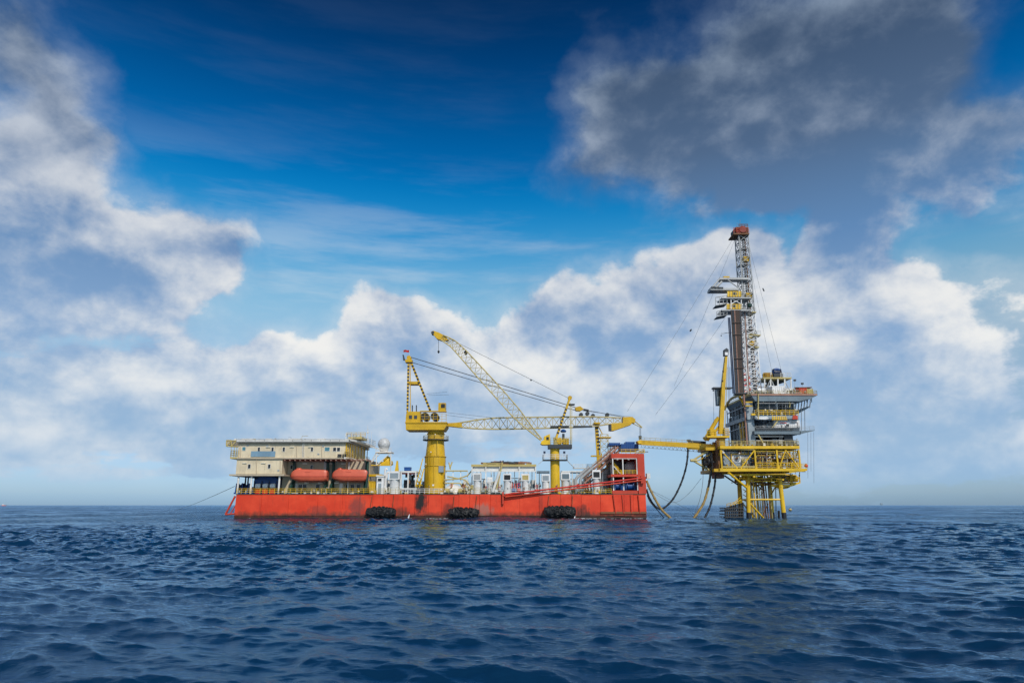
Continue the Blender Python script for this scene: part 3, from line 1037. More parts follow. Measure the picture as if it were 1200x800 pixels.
winch(274.3, 290.5, 566, 162.5, 'dark blue mooring winch on the left corner of the deck', 'blue_paint', 2)
ms = thing('generator_skid', 'blue machinery skid with three white round covers under the left storey', 'machinery', (PX(312, 164), 165.5, DZ))
MB().box(PX(298.5, 164), PX(327, 164), 164, 167.4, DZ, W(0, 561.5, 164).z).build('housing', 'blue_paint', ms)
MB().pprism([(300, 561.6), (326, 561.6), (322, 558.6), (304, 558.6)], 164.5, 2).build('hood', 'blue_paint', ms)
for px in (303, 311.7, 320.3):
    c = W(px, 569.2, 163.9)
    MB().lathe((c.x - .62, 163.6, c.z), [(.2, 0), (.55, .08), (.6, .3), (.6, 1.0), (.55, 1.18), (.2, 1.24)], 14, (1, 0, 0)).build('drum_cover', 'clean_white', ms, True)
    MB().box(c.x - .6, c.x + .6, 163.4, 164.2, DZ, W(0, 572.2, 163.9).z).build('foot', 'bright_red', ms)
for px in (298.6, 307.2, 316, 324.8):
    MB().box(PX(px, 163.8) - .1, PX(px, 163.8) + .1, 163.7, 164, DZ, W(0, 563, 163.9).z).build('rib', 'navy_paint', ms)
tag(tube('fuel_drum', 'rust_brown', None, V(PX(294.6, 163), 163, DZ), V(PX(294.6, 163), 163, DZ + 1.4), .34, n=14), 'rusty brown drum between the blue winch and the white column', 'drum')

# ================================================================ fenders: nets of old tyres on the hull side
def fender(px0, px1, py0, py1, label):
    Y = FY - .95
    a, b = W(px0, (py0 + py1) / 2, Y), W(px1, (py0 + py1) / 2, Y)
    zt, zb = W(0, py0, Y).z, W(0, py1, Y).z
    r = (zt - zb) / 2
    t = thing('tyre_fender', label, 'fender', ((a.x + b.x) / 2, Y, zb), 'tyre fenders along the hull')
    L = b.x - a.x
    MB().lathe((a.x + .15, Y, zb + r), [(r * .25, 0), (r * .62, .35), (r * .72, .9), (r * .72, L - 1.2), (r * .62, L - .65), (r * .25, L - .3)], 18, (1, 0, 0)).build('core', 'rubber', t, True)
    rng = random.Random(int(px0))
    n = int(L / .78)
    for i in range(n):
        f = (i + .5) / n
        rad = r * (.74 + .12 * math.sin(math.pi * f)) * rng.uniform(.88, 1.05) * (.74 if i in (0, n - 1) else 1)
        MB().torus((a.x + f * L + rng.uniform(-.1, .1), Y, zb + r + rng.uniform(-.10, .12)), rad - .24, .30, (1, rng.uniform(-.35, .35), rng.uniform(-.35, .35)), 18, 7).build('tyre', 'rubber', t, True)
    # loose tyres tied flat on the outside, in uneven rows
    for row in range(3):
        k = int(L / 1.05)
        for i in range(k):
            f = (i + .5 + rng.uniform(-.25, .25)) / k
            z = lerp(-.62, .66, row / 2) + rng.uniform(-.15, .15)
            e = math.sin(math.pi * min(max(f, .03), .97)) ** .35
            ny = -math.sqrt(max(.05, 1 - z * z))
            MB().torus((a.x + f * L, Y + ny * r * .80 * e, zb + r + z * r * .86 * e), rng.uniform(.34, .46), rng.uniform(.14, .19), (rng.uniform(-.5, .5), ny, z + rng.uniform(-.3, .3)), 14, 6).build('tyre', 'rubber', t, True)
    for f in (.12, .88):
        path('chain', 'rust_brown', t, [(a.x + f * L, Y + .3, zt - .3), (a.x + f * L + .2, FY - .35, DZ - .4)], .06, 5)
    return t


fender(429.5, 463.5, 592.2, 607.2, 'leftmost black tyre fender on the hull, below the white vents')
fender(526.5, 561.5, 593.0, 608.0, 'middle black tyre fender on the hull, right of the big yellow crane')
fender(638.0, 675.2, 590.4, 607.8, 'rightmost black tyre fender on the hull, below the slim yellow crane')

# water running out of the hull
def outflow(px0, px1, py, pxj, jet, label):
    rng = random.Random(int(px0))
    t = thing('discharge_foam', label, 'foam', W(px0, 607, FY - .8))
    x0, x1 = PX(px0, FY - .8, 607), PX(px1, FY - .8, 607)
    m = MB()
    for i in range(40):
        f = .5 + .5 * rng.uniform(-1, 1) ** 3
        m.ball((lerp(x0, x1, f), FY - .9 + rng.uniform(-1.2, .5), .04), rng.uniform(.06, .28), 8, 5, (1.6, 1, .35))
    m.build('foam', 'foam_white', t, True, kind='stuff')
    xj = PX(pxj, FY - .5, 604)
    MB().path(spline([(xj, FY - .1, jet), (xj - .08, FY - .5, jet * .72), (xj - .2, FY - .7, .1)], 5), [.04 + .014 * i for i in range(11)], 7).build('water_jet', 'foam_white', t, True)


outflow(456, 487, 607, 479.8, 1.0, 'white foam and jet of water beside the leftmost fender')
outflow(667, 684, 607, 674, .7, 'white foam at the hull beside the rightmost fender')

# wash along the waterline of the hull
rw_ = random.Random(3)
m = MB()
for i in range(170):
    cxp = rw_.choice((300, 345, 395, 425, 505, 520, 580, 600, 625, 690, 715, 740, 757)) + rw_.gauss(0, 7)
    m.ball((PX(min(max(cxp, 277), 757), FY - .4, 607), FY - .35 - abs(rw_.gauss(0, .5)), rw_.uniform(-.02, .05)), rw_.uniform(.04, .15), 6, 4, (2.2, 1, .35))
tag(m.build('hull_wash', 'foam_white', None, True), 'specks of white wash along the waterline of the barge', 'foam', kind='stuff')

# mooring line at the left end
tag(path('mooring_line', 'rope', None, sag(W(275, 569.5, 163), W(206, 597.4, 408), .5, 16), .06, 6), 'thin mooring line running from the left end of the barge into the sea', 'rope')

# ================================================================ deck gear between the deckhouse and the bow
def vent(px0, px1, py0, py1, Y, label, panel='light_steel'):
    """white ventilation tower: round trunk on a base ring, square head with a louvred opening"""
    x0, x1 = PX(px0, Y, 565), PX(px1, Y, 565)
    xc, w_ = (x0 + x1) / 2, x1 - x0
    zt = W(0, py0, Y).z
    hh = (zt - DZ) * .36
    t = thing('vent_tower', label, 'ventilator', (xc, Y + w_ / 2, DZ), 'white vent towers along the deck')
    yc = Y + w_ / 2
    MB().lathe((xc, yc, DZ), [(w_ * .52, 0), (w_ * .52, .12), (w_ * .44, .14), (w_ * .44, zt - hh - DZ - .25), (w_ * .5, zt - hh - DZ)], 18).build('trunk', 'clean_white', t, True)
    hd = MB().box(xc - w_ / 2, xc + w_ / 2, Y, Y + w_, zt - hh, zt).build('head', 'clean_white', t)
    MB().box(xc - w_ * .38, xc + w_ * .38, Y - .05, Y + .03, zt - hh * .86, zt - hh * .22).build('grille', panel, hd)
    for i in range(4):
        z = zt - hh * (.80 - .16 * i)
        MB().bar((xc - w_ * .37, Y - .07, z), (xc + w_ * .37, Y - .07, z), .05, .05).build('louvre', panel, hd)
    tube('drain_pipe', 'white_paint', t, (xc + w_ * .52, Y + w_ * .2, DZ), (xc + w_ * .52, Y + w_ * .2, zt - hh), .06, n=6)
    MB().torus((xc, yc, DZ + (zt - hh - DZ) * .5), w_ * .45, .05, (0, 0, 1), 18, 5).build('band', 'white_paint', t, True)
    return t


vent(455.3, 468.0, 551.8, 574, 163, 'white vent tower left of the big yellow crane, nearest the radome')
vent(554.2, 564.0, 553.8, 575, 164, 'white vent tower with pale grille at the left end of the pipe rack', 'mast_steel')
vent(571.0, 577.2, 558.8, 573, 166, 'smallest white vent tower, inside the pipe rack', 'clean_white')
vent(589.6, 599.2, 554.4, 575, 164, 'white vent tower with black grille in the middle of the pipe rack', 'black_paint')
vent(611.0, 620.4, 554.6, 575, 164, 'white vent tower with tan grille at the right end of the pipe rack', 'pale_yellow')
vent(634.8, 644.4, 555.2, 575, 164, 'white vent tower just left of the slim yellow crane column', 'light_steel')
vent(657.6, 668.4, 553.0, 573, 164, 'white vent tower just right of the slim yellow crane column', 'steel_grey')
vent(694.4, 704.2, 550.4, 575, 163, 'white vent tower with black grille below the sloping brown stair', 'black_paint')

sh = thing('deck_store', 'small white deck store with a dark window beside the right lifeboat', 'deck store', (PX(445, 163), 164, DZ))
pbox('wall', 'clean_white', sh, 441.2, 558.4, 449.4, 578.4, 163, 2.4)
pbox('roof', 'white_paint', sh, 440.6, 556.6, 450, 558.3, 162.8, 2.8)
window(sh, 445, 562, 4.2, 3.2, 162.96)
pbox('door', 'light_steel', sh, 443, 566, 446.6, 578, 162.93, .06)
yb = thing('yellow_bin', 'yellow steel bin standing between the right lifeboat and the white deck store', 'bin', (PX(436, 164), 165, DZ))
MB().pprism([(432.4, 564.6), (440.2, 564.6), (439.2, 578), (433.2, 578)], 164, 2.4).build('body', 'bright_yellow', yb)
pbox('rim', 'yellow_paint', yb, 431.9, 563.6, 440.7, 564.8, 163.9, 2.6)
for px in (434.5, 438):
    pbox('rib', 'yellow_paint', yb, px, 565, px + .8, 577.8, 163.86, .12)
ob = thing('orange_canopy', 'orange-yellow canopy frame behind the yellow bin', 'canopy', (PX(440, 168), 169, DZ))
pbox('canopy', 'yellow_paint', ob, 432, 555.4, 447.5, 557.8, 167, 3.4)
for px in (432.6, 447):
    for Y in (167.1, 170.2):
        tube('leg', 'pale_yellow', ob, V(PX(px, Y), Y, DZ), W(px, 557, Y), .1, n=6)
# mixed pipes and posts
for px, py, lab in ((451.2, 549, 'white vent pipe'), (453.4, 553, 'shorter white vent pipe')):
    t = thing('vent_pipe', lab + ' left of the first vent tower', 'pipe', V(PX(px, 165), 165, DZ))
    path('pipe', 'clean_white', t, spline([V(PX(px, 165), 165, DZ), W(px, py + 4, 165), W(px + .3, py + 1, 165), W(px + 1.6, py, 165), W(px + 2.6, py + 1.4, 165)], 4), .22, 8)
    MB().torus(V(PX(px, 165), 165, DZ + .3), .26, .07, (0, 0, 1), 12, 5).build('flange', 'light_steel', t, True)
tag(MB().pprism([(462.4, 552.6), (467, 552.6), (466, 539.6), (464.6, 539.6)], 168, .8).build('yellow_post', 'bright_yellow'), 'tapered yellow post standing behind the first vent tower', 'post')
bb = thing('blue_tool_box', 'small blue steel box on top of the open machinery frame', 'box', W(477, 551, 168))
pbox('body', 'blue_paint', bb, 473.6, 547.6, 480.8, 551.2, 168, 2)
pbox('lid', 'blue_paint', bb, 473.3, 547.0, 481.1, 547.7, 167.9, 2.2)
fr = thing('machinery_frame', 'open white frame with dark machinery and a red stripe left of the big crane', 'frame', (PX(479, 165), 168, DZ))
for px in (470.3, 478.5, 487.4):
    for Y in (163.5, 170):
        MB().bar(V(PX(px, Y), Y, DZ), W(px, 553.2, Y), .3, .3).build('post', 'white_paint', fr)
pbox('top_beam', 'white_paint', fr, 469.6, 551.6, 488.2, 553.6, 163.3, 7)
pbox('red_stripe', 'bright_red', fr, 471, 554.0, 487, 555.4, 163.9, .2)
pbox('low_beam', 'white_paint', fr, 469.6, 571.6, 488.2, 573.2, 163.2, .3)
rg = random.Random(5)
for i in range(10):
    px, py = rg.uniform(472, 484), rg.uniform(557, 570)
    MB().lathe(W(px, py, rg.uniform(165, 168)), [(.3, 0), (.3, rg.uniform(.7, 1.5))], 10, (rg.choice(((1, 0, 0), (0, 0, 1), (0, 1, 0))))).build('cylinder', rg.choice(('dark_steel', 'light_steel', 'white_paint', 'rust_brown')), fr, True)
pbox('engine', 'dark_steel', fr, 473, 562, 486, 578, 166, 3)
# yellow ladder frame at the foot of the crane
lf = thing('ladder_frame', 'slanting yellow ladder frame leaning against the foot of the big crane', 'ladder', (PX(490, 163), 163, DZ))
for a, b in (((487, 570), (495.5, 537)), ((491.5, 571), (496.8, 549)), ((488.5, 563), (494.5, 569)), ((494, 560), (489, 571))):
    tube('bar', 'bright_yellow', lf, W(*a, 163), W(*b, 164.5), .13, n=6)
for k in range(5):
    f = k / 5
    tube('rung', 'yellow_paint', lf, W(lerp(487, 494, f), lerp(568, 543, f), 163.1), W(lerp(491.6, 496, f), lerp(568, 551, f), 163.5), .06, n=5)


def pump(px, Y, size, label, c1='light_steel', c2='rust_brown', wheel='bright_red'):
    x = PX(px, Y, 572)
    t = thing('pump_unit', label, 'pump', (x, Y, DZ), 'pumps and valves on the deck')
    s = size
    MB().box(x - s, x + s, Y - .5 * s, Y + .5 * s, DZ, DZ + .25).build('base', 'dark_steel', t)
    MB().lathe((x - .85 * s, Y, DZ + .25 + .45 * s), [(.2 * s, 0), (.42 * s, .08 * s), (.42 * s, .9 * s), (.18 * s, .95 * s), (.18 * s, 1.2 * s)], 12, (1, 0, 0)).build('motor', c1, t, True)
    MB().ball((x + .55 * s, Y, DZ + .25 + .45 * s), .46 * s, 12, 8).build('casing', c2, t, True)
    path('pipe', c1, t, [(x + .55 * s, Y, DZ + .3 + .8 * s), (x + .55 * s, Y, DZ + .3 + 1.7 * s), (x + .9 * s, Y, DZ + .3 + 1.9 * s)], .13 * s, 7)
    MB().torus((x + .55 * s, Y - .3 * s, DZ + .3 + 1.45 * s), .28 * s, .06 * s, (0, 1, 0), 12, 5).build('hand_wheel', wheel, t, True)
    return t


for px, Y, s, c1, c2, lab in ((526, 163, 1.1, 'pale_yellow', 'white_paint', 'pale pump unit just right of the big crane foot'), (541, 163, 1.0, 'pale_yellow', 'rust_brown', 'rusty pump unit left of the pipe rack'), (567.5, 163, .8, 'light_steel', 'dark_steel', 'grey pump unit between the two leftmost vent towers of the pipe rack'), (583, 163, .8, 'white_paint', 'rust_brown', 'white pump unit at the foot of the slanting white pipe'), (604.5, 162.6, 1.2, 'blue_paint', 'bright_red', 'blue and red pump unit between the black and the tan grilles'), (626, 162.6, 1.0, 'light_steel', 'bright_red', 'red pump unit right of the tan-grilled vent tower'), (649.5, 162, .9, 'steel_grey', 'yellow_paint', 'grey pump unit in front of the slim crane column'), (674, 163, 1.1, 'dark_steel', 'light_steel', 'dark pump unit right of the slim crane'), (684, 163, 1.1, 'steel_grey', 'rust_brown', 'grey pump unit below the foot of the brown stair'), (710, 163.4, 1.1, 'steel_grey', 'dark_steel', 'dark pump unit beside the red bow tower')):
    pump(px, Y, s, lab, c1, c2)
# canvas-covered heap and white trough right of the crane
hp = thing('covered_heap', 'white canvas-covered heap of gear right of the big crane foot', 'canvas cover', (PX(530, 165), 166, DZ))
vs, fs = [], []
nx, ny = 14, 7
for i in range(nx + 1):
    for j in range(ny + 1):
        f, g_ = i / nx, j / ny
        h = max(0, math.sin(math.pi * min(1, f * 1.15)) ** .6 * (1 - f * .55)) * math.sin(math.pi * g_) ** .5 * 3.0 * random.uniform(.9, 1.05)
        vs.append((PX(lerp(519, 552, f), 164, 575), lerp(163.2, 168, g_), DZ + .02 + h))
for i in range(nx):
    for j in range(ny):
        fs.append((i * (ny + 1) + j, (i + 1) * (ny + 1) + j, (i + 1) * (ny + 1) + j + 1, i * (ny + 1) + j + 1))
vs += [(x, y, DZ) for x, y, z in vs]
k = (nx + 1) * (ny + 1)
fs += [tuple(q + k for q in f)[::-1] for f in fs]
MB().add(vs, fs).build('canvas', 'white_paint', hp, True)
# pipes running over the deck right of the crane
dp = thing('deck_pipes', 'pale yellow deck pipes crossing over the canvas-covered heap', 'pipes', (PX(535, 166), 168, DZ))
for pts in (((520, 562), (536, 561), (548, 557), (553, 551)), ((521, 566), (538, 566), (549, 571)), ((524, 558), (545, 562), (552, 570)), ((522, 551.5), (548, 551.5)), ((527, 549), (530, 541)), ((528, 550), (526, 541.5))):
    path('pipe', 'pale_yellow', dp, [W(a, b, 167) for a, b in pts], .16, 7)
for px in (523, 531, 540, 548):
    MB().bar(V(PX(px, 167), 167.3, DZ), W(px, 552, 167.3), .16, .16).build('support', 'white_paint', dp)

# ================================================================ pipe rack
pr = thing('pipe_rack', 'white open pipe rack with cluttered pale yellow top in the middle of the deck', 'pipe rack', (PX(590, 168), 170, DZ))
YA, YB = 165.5, 174.0
for px in (553.2, 569.4, 585.8, 608.4, 627.6):
    for Y in (YA, YB):
        MB().bar(V(PX(px, Y, 560), Y, DZ), W(px, 544.5, Y), .26, .26).build('post', 'white_paint', pr)
pbox('top_beam', 'pale_yellow', pr, 552.2, 543.8, 628.4, 546.4, YA - .2, .4)
pbox('top_beam', 'pale_yellow', pr, 556, 544.4, 625, 546.6, YB - .2, .4)
pbox('low_beam', 'white_paint', pr, 552.2, 551.4, 628.4, 552.6, YA - .15, .3)
pbox('roof_plate', 'white_paint', pr, 553, 546.5, 628, 551.2, YA + .3, .12)
for i in range(9):
    px = 553 + i * 9.35
    MB().bar(W(px, 544.8, YA), V(W(px, 544.8, YA).x, YB, W(px, 544.8, YA).z), .2, .25).build('cross_beam', 'pale_yellow', pr)
for i, px in enumerate((559, 563, 575.6, 579, 592, 596, 603, 614, 619, 623.4)):
    tube('riser_pipe', 'white_paint' if i % 3 else 'light_steel', pr, V(PX(px, YA + 1), YA + 1 + i % 3, DZ), W(px, 544.6, YA + 1 + i % 3), .10, n=6)
tube('slanting_pipe', 'white_paint', pr, W(577.5, 576, 164.8), W(585.5, 552, 164.8), .34)
tube('slanting_pipe', 'pale_yellow', pr, W(581, 577, 165.0), W(588.6, 541.5, 165.0), .2)
for i in range(22):
    px = rg.uniform(556, 624)
    L = rg.uniform(1.2, 5)
    p = W(px, rg.uniform(541.4, 543.8), rg.uniform(166.5, 173))
    MB().tube(p, p + V(L * (1 if px < 590 else -1), rg.uniform(-.6, .6), rg.uniform(-.1, .25)), rg.uniform(.12, .26), n=7).build('stored_pipe', rg.choice(('rust_brown', 'pale_yellow', 'dark_steel', 'pink_brown')), pr, True)
for px, w_, h, c in ((566, 6, 2.0, 'pale_yellow'), (577, 4, 3.2, 'rust_brown'), (589, 1.2, 4.6, 'dark_steel'), (585.8, 1.0, 4.4, 'dark_steel'), (607, 8, 2.6, 'rust_brown'), (617, 6, 1.6, 'pale_yellow')):
    pbox('crate', c, pr, px, 543.8 - h, px + w_, 543.7, 168, 2)
for px in (600, 603, 606):
    tube('valve_post', 'bright_red', pr, V(PX(px, 164), 164.8, DZ), W(px, 566, 164.8), .13, n=6)

# long white gantry rail behind the vents
gr = thing('pipe_gantry', 'thin white overhead pipe gantry running from the pipe rack towards the bow', 'gantry', (PX(660, 170), 170, DZ))
for a, b in ((629, 644), (657, 676), (676, 692)):
    tube('rail', 'white_paint', gr, W(a, 552.4, 168), W(b, 552.4, 168), .16, n=7)
    tube('rail', 'light_steel', gr, W(a, 554, 170), W(b, 554, 170), .12, n=7)
for px in (632, 670.5, 676, 681, 686.5, 692):
    MB().bar(V(PX(px, 168.2), 168.2, DZ), W(px, 551.8, 168.2), .2, .2).build('post', 'white_paint', gr)
railing(gr, [W(672, 547.6, 168), W(694, 547.6, 168)], .8, 1.2, 'white_paint', .045)
pbox('walkway', 'white_paint', gr, 672, 547.6, 694, 548.6, 167.5, 2)

# more plant along the far side of the deck
def plant(px0, px1, py0, Y, label, mat, kind):
    x0, x1 = PX(px0, Y, 565), PX(px1, Y, 565)
    zt = W(0, py0, Y).z
    t = thing('deck_plant', label, 'machinery', ((x0 + x1) / 2, Y + 1.2, DZ), 'pale plant on the far side of the deck')
    w_, h = x1 - x0, zt - DZ
    MB().box(x0, x1, Y, Y + 2.4, DZ, DZ + h * .12).build('base', 'dark_steel', t)
    if kind == 0:
        MB().box(x0 + .1, x1 - .1, Y + .2, Y + 2.2, DZ + h * .12, DZ + h * .72).build('housing', mat, t)
        MB().prism([(x0 + w_ * .2, DZ + h * .72), (x1 - w_ * .2, DZ + h * .72), (x1 - w_ * .3, zt), (x0 + w_ * .3, zt)], 1.4, 'y', Y + .5).build('hood', mat, t)
        for k in range(3):
            MB().box(lerp(x0, x1, .2 + .25 * k), lerp(x0, x1, .32 + .25 * k), Y + .12, Y + .2, DZ + h * .25, DZ + h * .6).build('grille', 'light_steel', t)
    else:
        for k in range(3):
            MB().lathe((lerp(x0, x1, (k + .5) / 3), Y + 1.2, DZ + h * .12), [(w_ * .13, 0), (w_ * .15, .1), (w_ * .15, h * (.6 + .08 * k)), (w_ * .05, h * (.7 + .08 * k))], 12).build('bottle', mat, t, True)
        tube('header', mat, t, (x0, Y + 1, zt), (x1, Y + 1, zt), .11, n=7)
        for f in (.05, .95):
            tube('header_post', mat, t, (lerp(x0, x1, f), Y + 1, DZ), (lerp(x0, x1, f), Y + 1, zt), .09, n=6)
    for k in range(3):
        x = lerp(x0, x1, .15 + .3 * k)
        path('pipe', 'white_paint' if k else 'pale_yellow', t, [(x, Y - .2, DZ), (x, Y - .2, DZ + h * (.5 + .15 * k)), (x + w_ * .3, Y - .2, DZ + h * (.5 + .15 * k)), (x + w_ * .3, Y - .2, DZ)], .08, 6)


for px0, px1, py0, Y, mat, kind, lab in ((539, 552, 562, 174, 'white_paint', 0, 'white plant housing between the crane foot and the pipe rack'), (555, 570, 561, 176, 'white_paint', 1, 'white bottles under the left end of the pipe rack'), (574, 588, 563, 176, 'mast_steel', 0, 'grey plant housing behind the slanting white pipe'), (598, 611, 560, 175, 'clean_white', 1, 'white bottles behind the blue and red pump'), (618, 632, 562, 176, 'white_paint', 0, 'white plant housing at the right end of the pipe rack'), (659, 676, 561, 176, 'mast_steel', 1, 'grey bottles right of the slim crane'), (676, 692, 563, 177, 'white_paint', 0, 'white plant housing behind the bent exhausts'), (448, 458, 562, 176, 'white_paint', 0, 'white plant housing behind the deck store'), (486, 497, 564, 176, 'mast_steel', 1, 'grey bottles behind the big crane foot')):
    plant(px0, px1, py0, Y, lab, mat, kind)

# ================================================================ big pedestal crane
c1 = thing('pedestal_crane', 'big yellow pedestal crane with striped mast and long level lattice boom', 'crane', (PX(508, 168), 169, DZ))
CY = 169.0
xc = PX(508.6, CY - 2.4, 545)
prof = []
for py, hw in ((578, 12.6), (556, 12.4), (534.6, 12.2), (534.2, 11.6), (520, 10.2), (514.6, 9.9), (504, 9.9), (503, 10.4)):
    prof.append((hw * .2 * CY / 160 * .985, W(0, py, CY - 2.2).z))
MB().lathe((xc, CY, 0), prof, 28).build('pedestal', 'yellow_paint', c1, True)
for py, r in ((534.4, 2.62), (507.5, 2.18), (545.5, 2.62)):
    MB().torus((xc, CY, W(0, py, CY - 2.2).z), r * 1.0, .09, (0, 0, 1), 28, 6).build('flange', 'yellow_paint', c1, True)
zr = W(0, 514.6, CY - 2.2).z
MB().lathe((xc, CY, zr - .1), [(3.2, 0), (3.2, .15)], 24).build('ring_platform', 'dark_steel', c1)
railing(c1, [V(xc + 3.1 * math.cos(a), CY + 3.1 * math.sin(a), zr + .05) for a in [i * math.pi / 6 for i in range(13)]], .95, 1.6, 'pale_yellow', .04)
# lamps and ladder on the pedestal
for px, py in ((499.5, 508.5), (510, 509), (499, 543.5), (505, 529.5)):
    MB().ball(W(px, py, CY - 2.7), .16, 10, 6).build('flood_lamp', 'lamp_white', c1, True)
for px in (502.4, 503.8):
    tube('ladder_rail', 'yellow_paint', c1, W(px - 1, 574, CY - 2.75), W(px + .3, 516, CY - 2.5), .05, n=5)
for k in range(14):
    tube('ladder_rung', 'yellow_paint', c1, W(lerp(501.4, 502.7, k / 14), 574 - k * 4.1, CY - 2.78), W(lerp(502.8, 504.1, k / 14), 574 - k * 4.1, CY - 2.78), .04, n=5)
for k in range(16):
    a_ = 2 * math.pi * k / 16
    MB().lathe((xc + 2.55 * math.cos(a_), CY + 2.55 * math.sin(a_), W(0, 535.4, CY - 2.2).z), [(.09, 0), (.09, .35)], 6).build('bolt', 'rust_brown', c1)
for px, py0, py1 in ((512.6, 516, 534), (508.2, 534.6, 572)):
    tube('cable_pipe', 'yellow_paint', c1, W(px, py0, CY - 2.66), W(px, py1, CY - 2.72), .06, n=6)
pbox('access_door', 'light_steel', c1, 514, 545.8, 519.5, 553, CY - 2.5, 1.2)
# slewing house
MB().pprism([(475.2, 495.4), (523.4, 495.4), (523.4, 498.6), (520.2, 503.4), (475.6, 503.4)], CY - 3, 6).build('slewing_frame', 'yellow_paint', c1)
pbox('top_flange', 'yellow_paint', c1, 474.6, 494.2, 523.8, 495.5, CY - 3.2, 6.4)
hs = MB().pprism([(475.2, 494.2), (475.8, 485.6), (477.4, 482.0), (492.2, 482.0), (492.2, 494.2)], CY - 2.8, 5.6).build('engine_house', 'yellow_paint', c1)
for px in (481, 487):
    pbox('vent_grille', 'dark_steel', hs, px - 1.8, 486.5, px + 1.8, 490.5, CY - 2.87, .1)
for px in (483.2, 488):
    tube('exhaust', 'dark_steel', c1, W(px, 482.2, CY), W(px, 474.6, CY), .14, n=7)
railing(c1, [W(492.5, 494.2, CY - 2.9), W(522.8, 494.2, CY - 2.9)], 2.0, 1.0, 'yellow_paint', .05)
for px, c in ((499, 'dark_steel'), (510, 'dark_steel')):
    a = W(px, 488.6, CY)
    MB().lathe((a.x, CY - 1.8, a.z), [(.95, 0), (.95, .2), (.6, .22), (.6, 3.3), (.95, 3.35), (.95, 3.6)], 14, (0, 1, 0)).build('rope_drum', c, c1, True)
pbox('walkway', 'yellow_paint', c1, 492.2, 481.0, 523, 482.2, CY - 2.6, 1.0)
cab = pbox('operator_cab', 'yellow_paint', c1, 513.6, 471.8, 522.0, 481.6, CY - 2.4, 2.4)
pbox('cab_window', 'glass_dark', cab, 516.8, 473.2, 521.4, 477.6, CY - 2.46, .1)
MB().box(PX(522, CY - 2.4, 475), PX(522, CY - 2.4, 475) + .06, CY - 2.1, CY - .3, W(0, 477.6, CY - 2.4).z, W(0, 473.2, CY - 2.4).z).build('cab_window', 'glass_dark', cab)
# A-frame mast with black warning stripes
for dY in (-2.0, 2.0):
    p, q = W(477.4, 486, CY + dY), W(478.7, 423.5, CY + dY * .35)
    MB().bar(p, q, .42, .42).build('mast_leg', 'yellow_paint', c1)
    stripes(c1, p, q, .44, n=15)
    p2, q2 = W(504.6, 482, CY + dY), W(481.4, 423.5, CY + dY * .35)
    MB().bar(p2, q2, .42, .42).build('mast_leg', 'yellow_paint', c1)
    stripes(c1, p2, q2, .44, n=15)
    tube('tie_bar', 'yellow_paint', c1, W(480.6, 424, CY + dY * .35), W(480.9, 485, CY + dY), .12, n=6)
pbox('cross_beam', 'yellow_paint', c1, 478.8, 446.8, 490.4, 449.8, CY - 1.2, 2.4)
pbox('mast_head', 'yellow_paint', c1, 474.8, 420.8, 482.6, 424.0, CY - 1.0, 2.0)
MB().lathe(W(479, 418.8, CY - .7), [(.55, 0), (.55, .1), (.4, .15), (.4, 1.25), (.55, 1.3), (.55, 1.4)], 14, (0, 1, 0)).build('sheave', 'yellow_paint', c1, True)
MB().pprism([(471.6, 415.4), (473, 415.4), (474.8, 422), (472.4, 422)], CY - .2, .4).build('head_arm', 'dark_steel', c1)
tube('flag_pole', 'white_paint', c1, W(479.4, 418, CY), W(479.6, 409.6, CY), .04, n=5)
vs = []
for i in range(6):
    p, q = W(479.4 - i * 1.3, 410 + .3 * math.sin(i * 1.4), CY + .3 * math.sin(i * 1.6)), W(479.4 - i * 1.3, 412.6 + .3 * math.sin(i * 1.4), CY + .3 * math.sin(i * 1.6))
    vs += [p, q]
fv = vs + [v + V(0, .02, 0) for v in vs]
ff = [(2 * i, 2 * i + 1, 2 * i + 3, 2 * i + 2) for i in range(5)] + [(12 + 2 * i, 12 + 2 * i + 2, 12 + 2 * i + 3, 12 + 2 * i + 1) for i in range(5)]
MB().add(fv, ff).build('flag', 'bright_red', c1)
for a, b in (((500, 461.5), (524, 459)), ((502, 463), (526, 462.4))):
    tube('whip_aerial', 'wire', c1, W(*a, CY), W(*b, CY), .03, n=5)
# level boom: stations follow the boom from its foot to its head
st = []
top = [(524, 496.6), (533, 496.0), (545, 494.2), (560, 491.6), (580, 489.4), (605, 489.0), (640, 488.6), (690, 488.0), (715, 488.8), (728, 489.4)]
bot = [(524, 497.8), (533, 499.2), (545, 501.2), (560, 502.3), (580, 502.8), (605, 502.4), (640, 501.6), (690, 500.2), (712, 497.0), (728, 495.2)]


def along(poly, x):
    for (a, b), (c, d) in zip(poly[:-1], poly[1:]):
        if a <= x <= c:
            return lerp(b, d, (x - a) / (c - a))
    return poly[-1][1]


xs = [524, 533, 541] + [541 + 8.9 * i for i in range(1, 22)]
for x in xs:
    hw = 1.25 * min(1, (x - 515) / 40) * (1 if x < 690 else max(.55, 1 - (x - 690) / 90))
    st.append([W(x, along(top, x), CY - hw), W(x, along(bot, x), CY - hw), W(x, along(bot, x), CY + hw), W(x, along(top, x), CY + hw)])
lattice(c1, st, 'pale_yellow', .17, .075)
MB().pprism([(523.4, 495.6), (541, 494.6), (541, 500.8), (523.4, 498.8)], CY - .9, 1.8).build('boom_foot', 'yellow_paint', c1)
MB().pprism([(730, 488.4), (741, 488.2), (744.8, 491), (744, 495.2), (730, 495.6)], CY - 1.0, 2.0).build('boom_head', 'yellow_paint', c1)
MB().pprism([(714.6, 496.6), (741, 494.2), (739.6, 497.4), (720, 504.0), (716.4, 504.4)], CY - 1.1, 2.2).build('head_platform', 'yellow_paint', c1)
pbox('platform_end', 'dark_steel', c1, 714.4, 496.8, 716.6, 504, CY - 1.15, 2.3)
